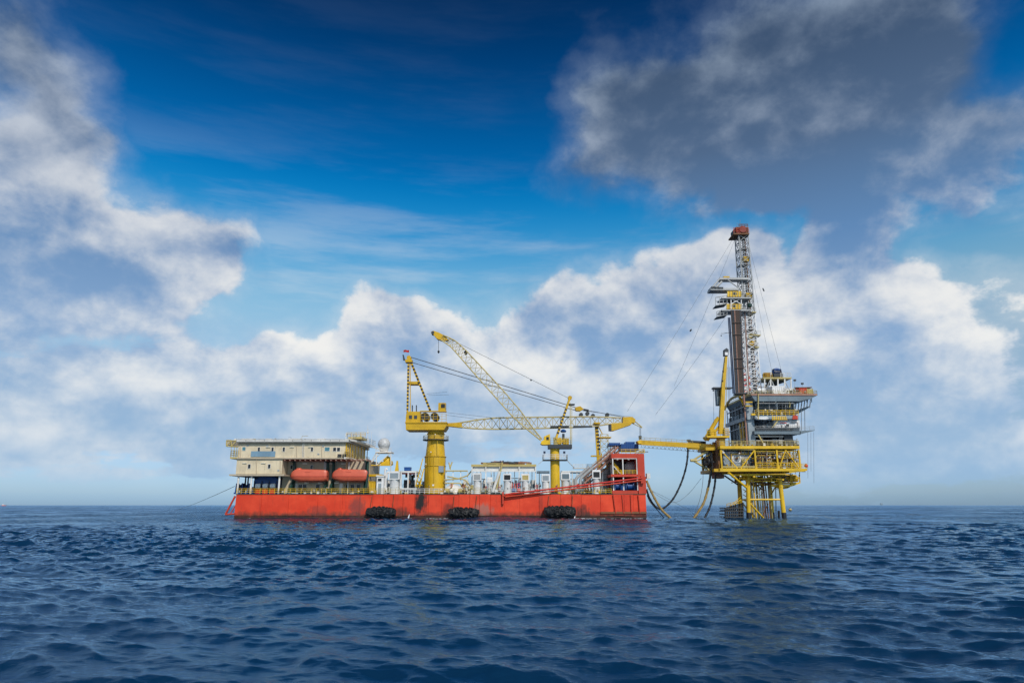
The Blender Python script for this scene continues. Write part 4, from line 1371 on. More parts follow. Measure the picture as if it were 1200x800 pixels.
for dY in (-.6, .6):
    tube('jib_arm', 'pale_yellow', c1, W(743, 492.5, CY + dY), W(752.4, 500.4, CY + dY * .2), .13, n=6)
    tube('jib_arm', 'pale_yellow', c1, W(741, 495.8, CY + dY), W(752.4, 501, CY + dY * .2), .1, n=6)
for px, py in ((688.5, 484.2), (695, 486.8), (711.8, 485.8), (681, 485.6)):
    MB().lathe(W(px, py, CY - .5), [(.5, 0), (.5, 1.0)], 12, (0, 1, 0)).build('sheave', 'dark_steel', c1, True)
for a in (645, 672):
    pbox('boom_walkway', 'dark_steel', c1, a, 498.6, a + 22, 500.6, CY - 1.7, .5)
# hoisting ropes
for dY in (-.5, .5):
    tube('pendant_rope', 'rope', c1, W(481, 418.3, CY + dY), W(676, 477.8, CY + dY), .085, n=6)
    tube('pendant_rope', 'rope', c1, W(483, 424.6, CY + dY), W(676, 481.2, CY + dY), .075, n=6)
    tube('pendant_rope', 'rope', c1, W(684, 480, CY + dY), W(735, 489.2, CY + dY), .07, n=6)
MB().pprism([(674, 477), (680, 475.6), (684, 479), (680, 481.4), (675, 481)], CY - .7, 1.4).build('pulley_block', 'yellow_paint', c1)
MB().pprism([(684, 478.6), (690, 479.6), (690, 481.6), (684, 480.6)], CY - .5, 1.0).build('pulley_block', 'dark_steel', c1)
for a, b in (((522, 483), (575, 489)), ((522, 486), (560, 491)), ((660, 478), (740, 488.4))):
    tube('rope', 'wire', c1, W(*a, CY), W(*b, CY), .035, n=5)
tube('hook_rope', 'rope', c1, W(749.8, 500.4, CY - .15), W(749.8, 511, CY - .15), .05, n=5)
tube('hook_rope', 'rope', c1, W(750.9, 500.4, CY + .15), W(750.9, 511, CY + .15), .05, n=5)
MB().pprism([(748.8, 510.4), (752, 510.4), (751.8, 514.4), (749.2, 514.4)], CY - .35, .7).build('hook_block', 'dark_steel', c1)
MB().torus(W(750.4, 515.4, CY), .22, .07, (0, 1, 0), 12, 6).build('hook', 'yellow_paint', c1, True)

# boom rest
br = thing('boom_rest', 'yellow lattice boom rest with a striped post under the level boom', 'boom rest', (PX(702, CY), CY, DZ))
p, q = V(PX(702.5, CY, 540), CY, DZ), W(698.6, 495.4, CY)
MB().bar(p, q, .75, .75).build('post', 'yellow_paint', br)
stripes(br, W(702, 528, CY), q, .78, n=8)
stt = [[W(703.6, y, CY - .9), W(712.6, y + .3, CY - .9), W(712.6, y + .3, CY + .9), W(703.6, y, CY + .9)] for y in (531, 523.5, 516, 508.5)]
lattice(br, stt, 'pale_yellow', .10, .06, cross=True)
pbox('platform', 'yellow_paint', br, 702.4, 511.6, 716.4, 512.8, CY - 1.2, 2.4)
tube('brace', 'yellow_paint', br, W(706, 508.5, CY), W(700.5, 498, CY), .12, n=6)
for px in (704.5, 711):
    MB().bar(V(PX(px, CY), CY, DZ), W(px, 531, CY), .35, .35).build('leg', 'yellow_paint', br)
pbox('saddle', 'yellow_paint', br, 696.4, 494.6, 703.4, 496.4, CY - 1.6, 3.2)

# ================================================================ slim pedestal crane
c2 = thing('slim_crane', 'slim yellow pedestal crane with its lattice boom raised to the left', 'crane', (PX(650.6, 165), 165, DZ))
DY = 164.5
xc = PX(650.8, DY - 1.1, 550)
MB().lathe((xc, DY, DZ), [(1.4, 0), (1.4, .3), (1.12, .35), (1.10, W(0, 540, DY - 1).z - DZ), (1.12, W(0, 525, DY - 1).z - DZ)], 24).build('pedestal', 'bright_yellow', c2, True)
zr = W(0, 538.4, DY - 1).z
MB().box(xc - 2.9, xc + 2.9, DY - 2.0, DY + 2.0, zr - .15, zr).build('platform', 'dark_steel', c2)
railing(c2, [V(xc - 2.85, DY + 1.9, zr), V(xc - 2.85, DY - 1.9, zr), V(xc + 2.85, DY - 1.9, zr), V(xc + 2.85, DY + 1.9, zr)], 1.15, 1.4, 'white_paint', .05)
for px in (638, 661.2):
    tube('lamp_post', 'white_paint', c2, W(px, 538, DY - 1.8), W(px, 531, DY - 1.8), .05, n=5)
    MB().box(PX(px, DY - 1.8, 530) - .25, PX(px, DY - 1.8, 530) + .25, DY - 2.1, DY - 1.6, W(0, 531, DY - 1.8).z, W(0, 528.6, DY - 1.8).z).build('flood_lamp', 'navy_paint', c2)
tube('stay', 'white_paint', c2, W(664, 538.6, DY - 1.5), W(673, 548, DY + 1.5), .09, n=6)
tube('stay', 'white_paint', c2, W(636.5, 538.6, DY - 1.5), W(630, 545, DY - 1.0), .06, n=6)
pbox('turntable', 'dark_steel', c2, 642.6, 520.6, 670.4, 525.0, DY - 1.7, 3.4)
hs = MB().pprism([(633.6, 519.6), (634.6, 516.4), (637.6, 515), (637.6, 511.2), (640.6, 509.8), (644.4, 508.2), (645.0, 520.8), (636, 520.8)], DY - 1.3, 2.6).build('operator_cab', 'bright_yellow', c2)
pbox('cab_window', 'glass_dark', hs, 640.2, 511.8, 643.2, 515.2, DY - 1.36, .1)
MB().lathe(W(656, 516.5, DY - 1.1), [(.75, 0), (.75, .15), (.45, .2), (.45, 2.0), (.75, 2.05), (.75, 2.2)], 14, (0, 1, 0)).build('rope_drum', 'yellow_paint', c2, True)
pbox('engine', 'pale_yellow', c2, 649, 512, 654, 520.6, DY - 1.0, 2)
pbox('engine', 'yellow_paint', c2, 660, 513.6, 666.8, 520.6, DY - 1.2, 2.4)
MB().lathe(W(660.2, 506.4, DY), [(.55, 0), (.75, .25), (.6, .5), (.2, .75)], 12).build('motor_cover', 'blue_paint', c2, True)
tube('motor_post', 'dark_steel', c2, W(660.2, 520, DY), W(660.2, 508, DY), .3, n=8)
railing(c2, [W(645.5, 520.6, DY - 1.6), W(670, 520.6, DY - 1.6)], 1.6, 1.2, 'pale_yellow', .05)
for dY in (-1.0, 1.0):
    p, q = W(651.4, 514, DY + dY), W(667.8, 466.2, DY + dY * .4)
    MB().bar(p, q, .48, .48).build('mast_leg', 'yellow_paint', c2)
    stripes(c2, lerp(p, q, .1), lerp(p, q, .75), .5, n=8)
    tube('back_stay', 'pale_yellow', c2, W(668.2, 472, DY + dY * .4), W(668.6, 520.6, DY + dY), .10, n=6)
    tube('back_stay', 'pale_yellow', c2, W(670.2, 476, DY + dY * .4), W(670.0, 520.6, DY + dY), .08, n=6)
MB().lathe(W(668, 465.8, DY - .5), [(.5, 0), (.5, 1.0)], 12, (0, 1, 0)).build('mast_sheave', 'yellow_paint', c2, True)
pbox('mast_platform', 'dark_steel', c2, 666.4, 472.8, 673.6, 474.2, DY - .7, 1.4)
# raised boom
ax = [(634.5, 515.2), (621, 501.8), (605, 484.2), (585, 461.2), (562, 436), (543, 414.8), (531, 402.6), (518, 395.2)]
wd = [1.0, 3.0, 5.8, 6.0, 5.8, 5.2, 4.4, 3.0]
st = []
for i in range(25):
    t = i / 24 * (len(ax) - 1)
    k = min(int(t), len(ax) - 2)
    f = t - k
    x, y, hw = (lerp(ax[k][j], ax[k + 1][j], f) for j in (0, 1)).__next__(), lerp(ax[k][1], ax[k + 1][1], f), lerp(wd[k], wd[k + 1], f)
    x = lerp(ax[k][0], ax[k + 1][0], f)
    dx, dy = ax[k + 1][0] - ax[k][0], ax[k + 1][1] - ax[k][1]
    l = math.hypot(dx, dy)
    nx_, ny_ = -dy / l, dx / l
    if ny_ > 0:
        nx_, ny_ = -nx_, -ny_
    dd = .85 * min(1, .4 + t * .6)
    st.append([W(x + nx_ * hw, y + ny_ * hw, DY - dd), W(x - nx_ * hw, y - ny_ * hw, DY - dd), W(x - nx_ * hw, y - ny_ * hw, DY + dd), W(x + nx_ * hw, y + ny_ * hw, DY + dd)])
lattice(c2, st, 'pale_yellow', .15, .06)
MB().pprism([(504.8, 388.8), (508, 387.4), (514, 389.4), (521, 393.0), (526, 398.4), (517.4, 398.6), (512, 396.6), (507.6, 391.4)], DY - .7, 1.4).build('boom_nose', 'yellow_paint', c2)
MB().lathe(W(507, 389.6, DY - .8), [(.4, 0), (.4, 1.6)], 12, (0, 1, 0)).build('sheave', 'dark_steel', c2, True)
MB().pprism([(543.4, 412), (546.6, 409.6), (547.6, 413), (545, 415.6)], DY - .5, 1.0).build('limit_switch', 'dark_steel', c2)
tube('luffing_rope', 'rope', c2, W(667.6, 467, DY), W(527, 397, DY), .045, n=5)
MB().ball(W(622.3, 445.2, DY), .22, 10, 6).build('rope_weight', 'dark_steel', c2, True)
tube('hook_rope', 'rope', c2, W(513.9, 396, DY), W(513.9, 410.8, DY), .05, n=5)
MB().lathe(W(513.9, 414.0, DY), [(.05, 0), (.22, .2), (.32, .45), (.15, .75), (.04, .85)], 10).build('hook_ball', 'dark_steel', c2, True)

# ================================================================ red bow tower
bt = thing('bow_tower', 'orange-red open tower with two levels of bays at the right end of the barge', 'tower', (PX(738, FY), FY + 7, DZ))
TD = 14.0
pbox('end_column', 'red_paint', bt, 747.6, 531.4, 755.8, 578.4, FY + .15, TD)
pbox('end_column', 'red_paint', bt, 756.0, 558.2, 757.2, 578.4, FY + .2, TD)
pbox('top_beam', 'red_paint', bt, 716.5, 531.2, 747.5, 536.6, FY + .2, TD)
pbox('middle_beam', 'red_paint', bt, 716, 555.4, 747.5, 558.4, FY + .1, TD)
pbox('sill', 'red_paint', bt, 717.5, 574.4, 747.5, 578.4, FY - .02, .5)
pbox('back_wall', 'light_steel', bt, 712, 537, 742, 578, FY + TD - 1.5, .3)
for px in (718.6, 730.4, 746.8):
    pbox('post', 'white_paint', bt, px - .6, 536.6, px + .6, 574.4, FY + .3, .3)
pbox('window_head', 'white_paint', bt, 719.2, 536.6, 746.2, 537.4, FY + .25, .25)
tube('brace', 'white_paint', bt, W(719, 546, FY + .8), W(727, 555, FY + .8), .12)
stt_ = MB()
for k in range(9):
    f = k / 8
    stt_.pbox(lerp(719.4, 729, f), lerp(543.4, 554.6, f), lerp(719.4, 729, f) + 1.6, lerp(543.4, 554.6, f) + .5, FY + 2, 1.2)
stt_.build('stair_treads', 'bright_yellow', bt, kind='stuff')
for dY in (0, 1.3):
    tube('stair_rail', 'bright_yellow', bt, W(719, 541.5, FY + 1.9 + dY), W(729.6, 553.6, FY + 1.9 + dY), .09, n=6)
    tube('stair_stringer', 'bright_yellow', bt, W(719, 544, FY + 1.9 + dY), W(729.6, 556, FY + 1.9 + dY), .14, n=6)
for px in (723.5, 736.5):
    MB().ball(W(px, 537.8, FY + .6), .28, 10, 6).build('lamp', 'lamp_white', bt, True)
MB().lathe(V(PX(739.5, FY + 5, 548), FY + 5, W(0, 555.4, FY + 5).z), [(1.5, 0), (1.5, 2.2), (.9, 2.9), (.25, 3.1)], 18).build('tank', 'light_steel', bt, True)
for px, h in ((722, 4), (727, 7), (733, 9), (744, 8)):
    pbox('machinery', 'dark_steel', bt, px - 1.5, 555 - h, px + 1.8, 555.4, FY + 7, 2)
railing(bt, [W(719.5, 555.3, FY + .4), W(746, 555.3, FY + .4)], .9, .9, 'bright_yellow', .045)
railing(bt, [W(728, 531.2, FY + .4), W(755.5, 531.2, FY + .4)], 1.0, 1.0, 'bright_yellow', .06)
railing(bt, [W(755.5, 531.2, FY + .4), V(W(755.5, 531.2, FY + .4).x, FY + TD, W(755.5, 531.2, FY + .4).z)], 1.0, 1.4, 'bright_yellow', .05)
MB().box(PX(757.6, FY + 1, 556), PX(757.6, FY + 1, 556) + .8, FY + .6, FY + 2.0, W(0, 560.4, FY + 1).z, W(0, 554.4, FY + 1).z).build('fairlead', 'white_paint', bt)
tube('davit_arm', 'light_steel', bt, W(750, 529.4, FY + 1), W(759.5, 529.0, FY + 1), .14, n=6)
for i, (a, b) in enumerate(((720.4, 728.8), (733.6, 745))):
    winch(a, b, 563.5, FY + 1.2, ('left' if i == 0 else 'right') + ' blue winch in the lower bays of the orange bow tower', 'blue_paint', 1, 'blue_paint', 'blue winches in the bow tower')

def container(px0, py0, px1, py1, Y, depth, label, mat, name='container', cat='container'):
    a, b = W(px0, (py0 + py1) / 2, Y), W(px1, (py0 + py1) / 2, Y)
    z0, z1 = W(0, py1, Y).z, W(0, py0, Y).z
    t = thing(name, label, cat, ((a.x + b.x) / 2, Y + depth / 2, z0))
    MB().box(a.x, b.x, Y + .06, Y + depth, z0, z1).build('body', mat, t)
    n = max(2, int((b.x - a.x) / .45))
    for i in range(n):
        x = lerp(a.x, b.x, (i + .5) / n)
        MB().box(x - .09, x + .09, Y, Y + .06, z0 + .12, z1 - .12).build('rib', mat, t)
    for x in (a.x, b.x):
        MB().box(x - .07, x + .07, Y - .04, Y + .1, z0, z1 + .03).build('corner_post', mat, t)
    return t


container(728.2, 519.8, 748.0, 527.6, FY + 3.5, 4.5, 'blue steel container on the roof of the orange bow tower', 'blue_paint')
container(733.5, 517.4, 743.5, 519.6, FY + 4.2, 3, 'flat blue box lying on top of the blue container', 'blue_paint')
container(714.2, 518.6, 726.4, 521.6, FY + 4.5, 4, 'blue frame box left of the blue container on the bow tower', 'blue_paint')
for px in (715, 720, 725):
    MB().bar(W(px, 531, FY + 5), W(px, 521.6, FY + 5), .22, .22).build('leg', 'dark_steel', bt)

# sloping stair of brown pipes up to the bow tower
ss = thing('sloping_stair', 'sloping brown pipe stair climbing from the deck to the bow tower roof', 'stair', (PX(702, 163), 164, DZ))
for k, (dx, dy, c, r) in enumerate(((0, 0, 'pink_brown', .26), (1.8, 3.2, 'rust_brown', .2), (-1.2, -3.4, 'pink_brown', .16), (.8, 6.0, 'pink_brown', .2), (3.5, 8.4, 'rust_brown', .16), (0, -1.6, 'white_paint', .10))):
    path('pipe', c, ss, [W(684 + dx, 560 + dy, 163.4 + (k % 3) * .8), W(724.5 + dx, 523.5 + dy, 163.4 + (k % 3) * .8)], r, 8)
for k in range(13):
    f = (k + .5) / 13
    MB().bar(W(lerp(684, 724.5, f) + .2, lerp(560, 523.5, f) + 1.0, 163.3), W(lerp(684, 724.5, f), lerp(560, 523.5, f) + 1.0, 165.4), .30, .08).build('tread', 'pale_yellow', ss)
for k in range(6):
    f = (k + .5) / 6
    p = W(lerp(684, 724.5, f), lerp(560, 523.5, f), 163.4)
    tube('hanger', 'pink_brown', ss, p + V(0, 0, .9), p - V(0, 0, 1.3), .08, n=5)
for px in (674.5, 680):
    path('bent_exhaust', 'mast_steel', ss, spline([V(PX(px, 163), 163, DZ), W(px, 566, 163), W(px + 1, 560.5, 163), W(px + 6, 555.5, 163), W(px + 16, 546.5, 163)], 5), .34, 9)
for px, py in ((690, 553), (706, 540), (716, 531)):
    MB().bar(V(PX(px, 164.6), 164.6, DZ), W(px, py + 3, 164.6), .22, .22).build('leg', 'white_paint', ss)
railing(ss, [W(694, 549, 165.2), W(722, 524.5, 165.2)], 1.0, 1.2, 'pale_yellow', .05)
pbox('landing', 'yellow_paint', ss, 693, 533.2, 704, 534.6, 165.2, 1.4)
# white plant behind the stair
pt = thing('mud_tank', 'tall pale grey round tank between the sloping stair and the bow tower', 'tank', (PX(710, 167), 168.5, DZ))
MB().lathe((PX(709.5, 167), 168.5, DZ), [(1.25, 0), (1.25, W(0, 551, 167).z - DZ), (1.0, W(0, 549, 167).z - DZ), (.3, W(0, 548.2, 167).z - DZ)], 18).build('shell', 'mast_steel', pt, True)
for k in range(4):
    MB().torus((PX(709.5, 167), 168.5, DZ + 1.1 + 1.2 * k), 1.27, .05, (0, 0, 1), 18, 5).build('hoop', 'dark_steel', pt, True)
pbox('side_pipe', 'dark_steel', pt, 713.6, 556, 716, 576, 166.5, .8)
dl = thing('white_locker', 'white steel locker left of the vent tower under the sloping stair', 'locker', (PX(688.5, 165), 166, DZ))
pbox('body', 'white_paint', dl, 684.4, 558, 692.6, 578, 165, 2)
pbox('door', 'dark_steel', dl, 687, 560, 690, 577.5, 164.94, .1)

# red boom along the hull side
rb = thing('hull_boom', 'long orange-red twin-pipe boom slung along the side of the hull', 'boom', W(670, 578, FY - .9))
tube('upper_pipe', 'bright_red', rb, W(592, 579.2, FY - .7), W(752.5, 559.8, FY - .6), .19)
tube('lower_pipe', 'red_paint', rb, W(592, 582.2, FY - .6), W(752.5, 562.6, FY - .5), .15)
for k in range(12):
    f = (k + .5) / 12
    tube('spacer', 'red_paint', rb, W(lerp(592, 752.5, f), lerp(579.2, 559.8, f), FY - .65), W(lerp(592, 752.5, f), lerp(582.2, 562.6, f), FY - .55), .07, n=6)
MB().bar(W(589.4, 576, FY - .4), W(589.4, 590.4, FY - .4), .4, .5).build('bracket', 'red_paint', rb)
tube('pivot', 'red_paint', rb, W(589.4, 580.8, FY - .55), W(593, 580.8, FY - .62), .2)
MB().bar(W(752.8, 557, FY - .35), W(752.8, 566, FY - .35), .7, .5).build('bracket', 'red_paint', rb)

rf = random.Random(77)
sp = [V(PX(rf.uniform(431, 716), 164), rf.uniform(161.2, 174), DZ + rf.choice((0, 0, .4, 1.0, 1.8))) for _ in range(260)]
fittings('small_fittings', barge, sp, ['white_paint', 'pale_yellow', 'light_steel', 'rust_brown', 'dark_steel', 'yellow_paint', 'clean_white'], rf, (.12, .36))
sp = [V(PX(rf.uniform(332, 428), 164), rf.uniform(160.8, 164), DZ) for _ in range(50)]
fittings('small_fittings', barge, sp, ['dark_green', 'white_paint', 'light_steel', 'dark_steel'], rf, (.12, .34))
zr_ = W(0, 514.6, 160.2).z
sp = [V(PX(rf.uniform(279, 405), 166, 514), rf.uniform(162, 178), zr_) for _ in range(40)]
fittings('small_fittings', ab, sp, ['white_paint', 'light_steel', 'pale_yellow'], rf, (.10, .28))

# ================================================================ the wellhead platform
PY = 157.0                                       # front edge of the decks
PD = 16.0                                        # depth of the decks
LF, LB = 160.0, 167.0                            # front and back legs


def X_(px, Y, py=540):
    return W(px, py, Y).x


pf = thing('wellhead_platform', 'yellow steel wellhead platform on slanting legs right of the barge', 'platform', (X_(893, 163), 164, 0))
legs = {}
for nm, a, b, Y, r in (('fl', (876.2, 554), (877.4, 607.6), LF, .46), ('fr', (912.8, 554), (919.2, 607.6), LF, .48), ('bl', (865.8, 556), (868.6, 606.8), LB, .50), ('br', (900.8, 556), (905.4, 606.8), LB, .48)):
    p, q = W(*a, Y), W(*b, Y)
    d = (q - p) / (p.z - q.z)
    q2 = q + d * (q.z + 2.5)
    legs[nm] = (p, q)
    lg = tube('leg', 'bright_yellow' if nm in ('fl', 'fr', 'br') else 'yellow_paint', pf, p, q2, r, r * 1.08, 14)
    s0, s1 = lerp(p, q2, ((p.z - 1.35) / (p.z - q2.z))), lerp(p, q2, (p.z + .3) / (p.z - q2.z))
    MB().tube(s0, s1, r * 1.12, r * 1.15, 14).build('splash_sleeve', 'black_paint', lg, True)


def br_(p, q, r=.2, mat='bright_yellow', nm='brace'):
    return tube(nm, mat, pf, p, q, r, n=8)


def on(l, z):
    p, q = legs[l]
    return lerp(p, q, (p.z - z) / (p.z - q.z))


zh = W(0, 585, LF).z
br_(on('fl', zh), on('fr', zh), .2)
br_(on('bl', zh), on('br', zh), .18)
br_(on('fl', zh), on('bl', zh), .18)
br_(on('fr', zh), on('br', zh), .18)
br_(on('fl', zh - .5), W(896, 608, 163), .2)
br_(on('bl', zh), W(885, 608, LB), .15, 'yellow_paint')
br_(on('fr', zh + 4.5), on('br', zh + 1), .15)
br_(W(853.5, 553.5, PY), on('fl', W(0, 572.4, LF).z), .26)
br_(W(849, 557, 166), on('bl', W(0, 569, LB).z), .2, 'dark_steel')
# conductors and risers between the legs
rc = random.Random(9)
for i in range(12):
    px = 880.8 + i * 2.0 + rc.uniform(-.6, .6)
    Y = rc.uniform(161.5, 166.5)
    zt = W(0, 556, Y).z
    x = X_(px, Y, 590)
    tube('conductor', rc.choice(('rust_brown', 'yellow_paint', 'bright_yellow', 'yellow_paint', 'pale_yellow')), pf, (x + rc.uniform(-.15, .15), Y, zt), (x, Y, -1.5), rc.uniform(.08, .2), n=9)
for a, b in (((888, 562), (882, 574)), ((884, 566), (894, 574)), ((890, 574), (898, 562)), ((900, 590), (894, 604))):
    br_(W(*a, 164), W(*b, 164), .13, 'rust_brown')
tube('riser', 'dark_steel', pf, W(909, 570, 165), W(909.6, 612, 165), .1)
tube('riser', 'black_paint', pf, W(912.6, 598, 166), W(913, 612, 166), .28)
for i in range(5):
    path('stair_flight', 'yellow_paint', pf, [W(870.5, 573 + i * 6, 161), W(874.5, 575.5 + i * 6, 161)], .09, 5)
# wash round the legs
for l in ('fl', 'fr', 'bl', 'br'):
    q = on(l, 0.02)
    m = MB()
    for k in range(9):
        a_ = rc.uniform(0, 6.28)
        m.ball((q.x + .62 * math.cos(a_), q.y + .62 * math.sin(a_), .03), rc.uniform(.06, .2), 7, 4, (1.6, 1, .3))
    m.build('leg_wash', 'foam_white', pf, True, kind='stuff')
# boat landing
bl = thing('boat_landing', 'dark caged boat landing at the foot of the left platform legs', 'boat landing', W(859, 607, 161))
for px in (850, 852.4, 855, 857.6, 860, 862.4, 865, 867.6, 870.5):
    for Y in (158.5, 162.5):
        tube('post', 'black_paint', bl, W(px, 609, Y), W(px, 594.2 - (px - 850) * .28, Y), .2, n=7)
for py in (595, 598.6, 602.2, 605.6):
    for Y in (158.4, 162.6):
        tube('rail', 'black_paint', bl, W(850, py, Y), W(871, py, Y), .13, n=7)
    tube('rail', 'black_paint', bl, W(850, py, 158.4), V(W(850, py, 158.4).x, 162.6, W(850, py, 158.4).z), .13, n=7)
pbox('deck', 'dark_steel', bl, 850, 596.6, 871, 597.6, 158.6, 4)
railing(bl, [W(852, 596.6, 158.8), W(870, 592.5, 158.8)], 1.2, .9, 'yellow_paint', .06)
tube('stair_stringer', 'yellow_paint', bl, W(855, 596.4, 159.5), W(868, 585, 161.5), .12, n=6)
tube('stair_rail', 'yellow_paint', bl, W(855, 593.4, 159.5), W(868, 582, 161.5), .08, n=6)
for k in range(7):
    f = k / 7
    tube('tread', 'rust_brown', bl, W(lerp(855, 868, f), lerp(596.4, 585, f), 159.5), W(lerp(855, 868, f), lerp(596.4, 585, f), 160.9), .07, n=5)


def deck(name, px0, px1, py, Y, depth, th, mat, edge=None):
    a, b = W(px0, py, Y), W(px1, py, Y)
    d = MB().box(a.x, b.x, Y, Y + depth, a.z - .12, a.z).build(name, 'rust_brown', pf)
    for y in (Y, Y + depth):
        MB().box(a.x, b.x, y - .12, y + .12, a.z - th, a.z + .04).build('edge_beam', mat, d)
    for x in (a.x, b.x):
        MB().box(x - .12, x + .12, Y + .13, Y + depth - .13, a.z - th, a.z + .035).build('edge_beam', mat, d)
    for i in range(1, 5):
        x = lerp(a.x, b.x, i / 5)
        MB().box(x - .08, x + .08, Y + .13, Y + depth - .13, a.z - th * .9, a.z - .13).build('floor_beam', 'rust_brown', d)
    return a.z, a.x, b.x


z2, xa, xb = deck('upper_deck', 843.6, 936.6, 522.4, PY, PD, .62, 'bright_yellow')
z1, _, _ = deck('lower_deck', 843.6, 936.6, 548.6, PY, PD, .62, 'bright_yellow')
MB().pprism([(925, 549), (946, 548.4), (946, 551.4), (925, 554)], PY, 8).build('walkway', 'bright_yellow', pf)
railing(pf, [W(928, 548.6, PY + .1), W(946, 548.4, PY + .1)], 1.0, 1.0, 'bright_yellow', .06)
MB().ball(W(944.6, 545.6, PY + .4), .42, 12, 8).build('life_ring_case', 'bright_red', pf, True)
# deck below the cellar, right side
a = W(905, 565, 161)
MB().box(a.x, X_(938, 161, 565), 161, 168, a.z - .2, a.z).build('sub_cellar_deck', 'yellow_paint', pf)
MB().pprism([(903, 567.4), (926, 567.4), (938, 564.2), (938, 566), (928, 569.6), (906, 570.2)], 160.9, .3).build('deck_edge', 'bright_yellow', pf)
railing(pf, [W(916, 564.6, 161), W(938, 564.6, 161)], 1.1, 1.0, 'bright_yellow', .06)
for px in (916, 926, 937):
    tube('hanger', 'bright_yellow', pf, W(px, 565, 161.2), W(px, 553, 160.6), .1, n=6)
for px, c in ((912, 'rust_brown'), (918, 'yellow_paint'), (923, 'dark_steel'), (929, 'yellow_paint'), (908, 'dark_steel')):
    MB().lathe(W(px - 1, 561, 163), [(.3, 0), (.75, .2), (.75, 1.2), (.3, 1.4)], 12, (1, 0, .1)).build('valve_body', c, pf, True)
path('curved_pipe', 'yellow_paint', pf, spline([W(908, 570, 162), W(916, 571.5, 162), W(924, 570, 162), W(928, 565, 162), W(927, 559, 162)], 5), .24, 8)
path('curved_pipe', 'rust_brown', pf, spline([W(880, 567, 162.5), W(888, 565, 162.5), W(900, 566.5, 162.5), W(910, 566, 162.5)], 5), .2, 8)
# clutter of pipes under the lower deck
for i in range(16):
    px, py = rc.uniform(858, 920), rc.uniform(556, 563)
    Y = rc.uniform(158.5, 168)
    tube('under_deck_pipe', rc.choice(('yellow_paint', 'yellow_paint', 'rust_brown', 'dark_steel')), pf, W(px, py, Y), W(px + rc.uniform(8, 26), py + rc.uniform(-.6, .6), Y), rc.uniform(.08, .2), n=7)
for py, Y, a_, b_ in ((556.6, 158, 858, 920), (560.4, LF, 866, 916), (563.6, LF, 874, 916), (561, LB, 862, 908), (568, LB, 866, 904)):
    tube('under_beam', 'bright_yellow' if Y < 161 else 'yellow_paint', pf, W(a_, py, Y), W(b_, py, Y), .16, n=7)
for k in range(14):
    px = rc.uniform(878, 912)
    py = rc.uniform(556, 575)
    br_(W(px, py, LF + rc.uniform(0, 5)), W(px + rc.uniform(-9, 9), py + rc.uniform(2, 8), LF + rc.uniform(0, 5)), rc.uniform(.05, .1), rc.choice(('yellow_paint', 'rust_brown', 'mast_steel', 'pale_yellow')), 'drain_pipe')
for px, py in ((867.6, 557.8), (901, 557.8)):
    MB().ball(W(px, py, PY + .6), .2, 10, 6).build('lamp', 'lamp_white', pf, True)
pbox('sump_box', 'pink_brown', pf, 838.2, 553.6, 848.6, 560.2, 164, 3)
# side trusses of the main storey: front, left and right faces
zt, zb = z2 - .9, z1 + .05
FX = [xa + .15, X_(885.2, PY, 535), X_(911, PY, 535), xb - .15]
for i, x in enumerate(FX):
    MB().bar((x, PY + .2, zb), (x, PY + .2, zt), .34, .34).build('post', 'bright_yellow', pf)
    MB().bar((x, PY + PD - .2, zb), (x, PY + PD - .2, zt), .42, .42).build('post', 'yellow_paint', pf)
for x in (FX[0], FX[3]):
    for y in (PY + 5.5, PY + 10.8):
        MB().bar((x, y, zb), (x, y, zt), .36, .36).build('post', 'yellow_paint', pf)
mx = (FX[0] + FX[1]) / 2
for p, q in (((FX[0], zt), (mx - .4, zb)), ((FX[1], zt), (mx + .4, zb)), ((FX[3] - 3, zt), (FX[2] + .2, zb)), ((FX[3] - 3, zt), (FX[3] - .3, zb))):
    tube('diagonal', 'bright_yellow', pf, (p[0], PY + .15, p[1]), (q[0], PY + .15, q[1]), .15, n=9)
for x in (FX[0], FX[3]):
    for y0, y1 in ((PY + .3, PY + 5.4), (PY + 10.8, PY + 5.6), (PY + 10.9, PY + 15.7)):
        tube('diagonal', 'yellow_paint', pf, (x, y0, zt), (x, y1, zb), .17, n=8)
zl = W(0, 546.6, PY).z
MB().box(FX[0] + .25, FX[1] - .25, PY + .05, PY + .35, zl - .15, zl + .15).build('rail_beam', 'pale_yellow', pf)
pbox('side_beam', 'bright_yellow', pf, 886, 527.6, 936, 528.8, PY + .4, .3)
# panels, trays and pipes hung on the front of the main storey
pp = pbox('equipment_panel', 'light_steel', pf, 847.4, 528.6, 880.4, 545.8, PY + 1.6, .3)
for k in range(5):
    pbox('panel_sheet', ('light_steel', 'mast_steel')[k % 2], pp, 847.8 + k * 6.5, 529.2, 853.8 + k * 6.5, 545.2, PY + 1.5, .08)
for py, a_, b_, c_ in ((526.6, 846, 884, 'pale_yellow'), (530.2, 887, 911, 'pale_yellow'), (533.6, 887, 936, 'yellow_paint'), (537.6, 886, 911, 'rust_brown'), (541.8, 887, 936, 'yellow_paint'), (544.6, 887, 930, 'pale_yellow'), (546.9, 846, 936, 'mast_steel'), (552.2, 838, 944, 'yellow_paint'), (553.6, 860, 912, 'rust_brown'), (555.2, 846, 925, 'yellow_paint')):
    tube('header_pipe', c_, pf, W(a_, py, PY + rc.uniform(-.1, 1.2)), W(b_, py + rc.uniform(-.3, .3), PY + rc.uniform(-.1, 1.2)), rc.uniform(.06, .14), n=7)
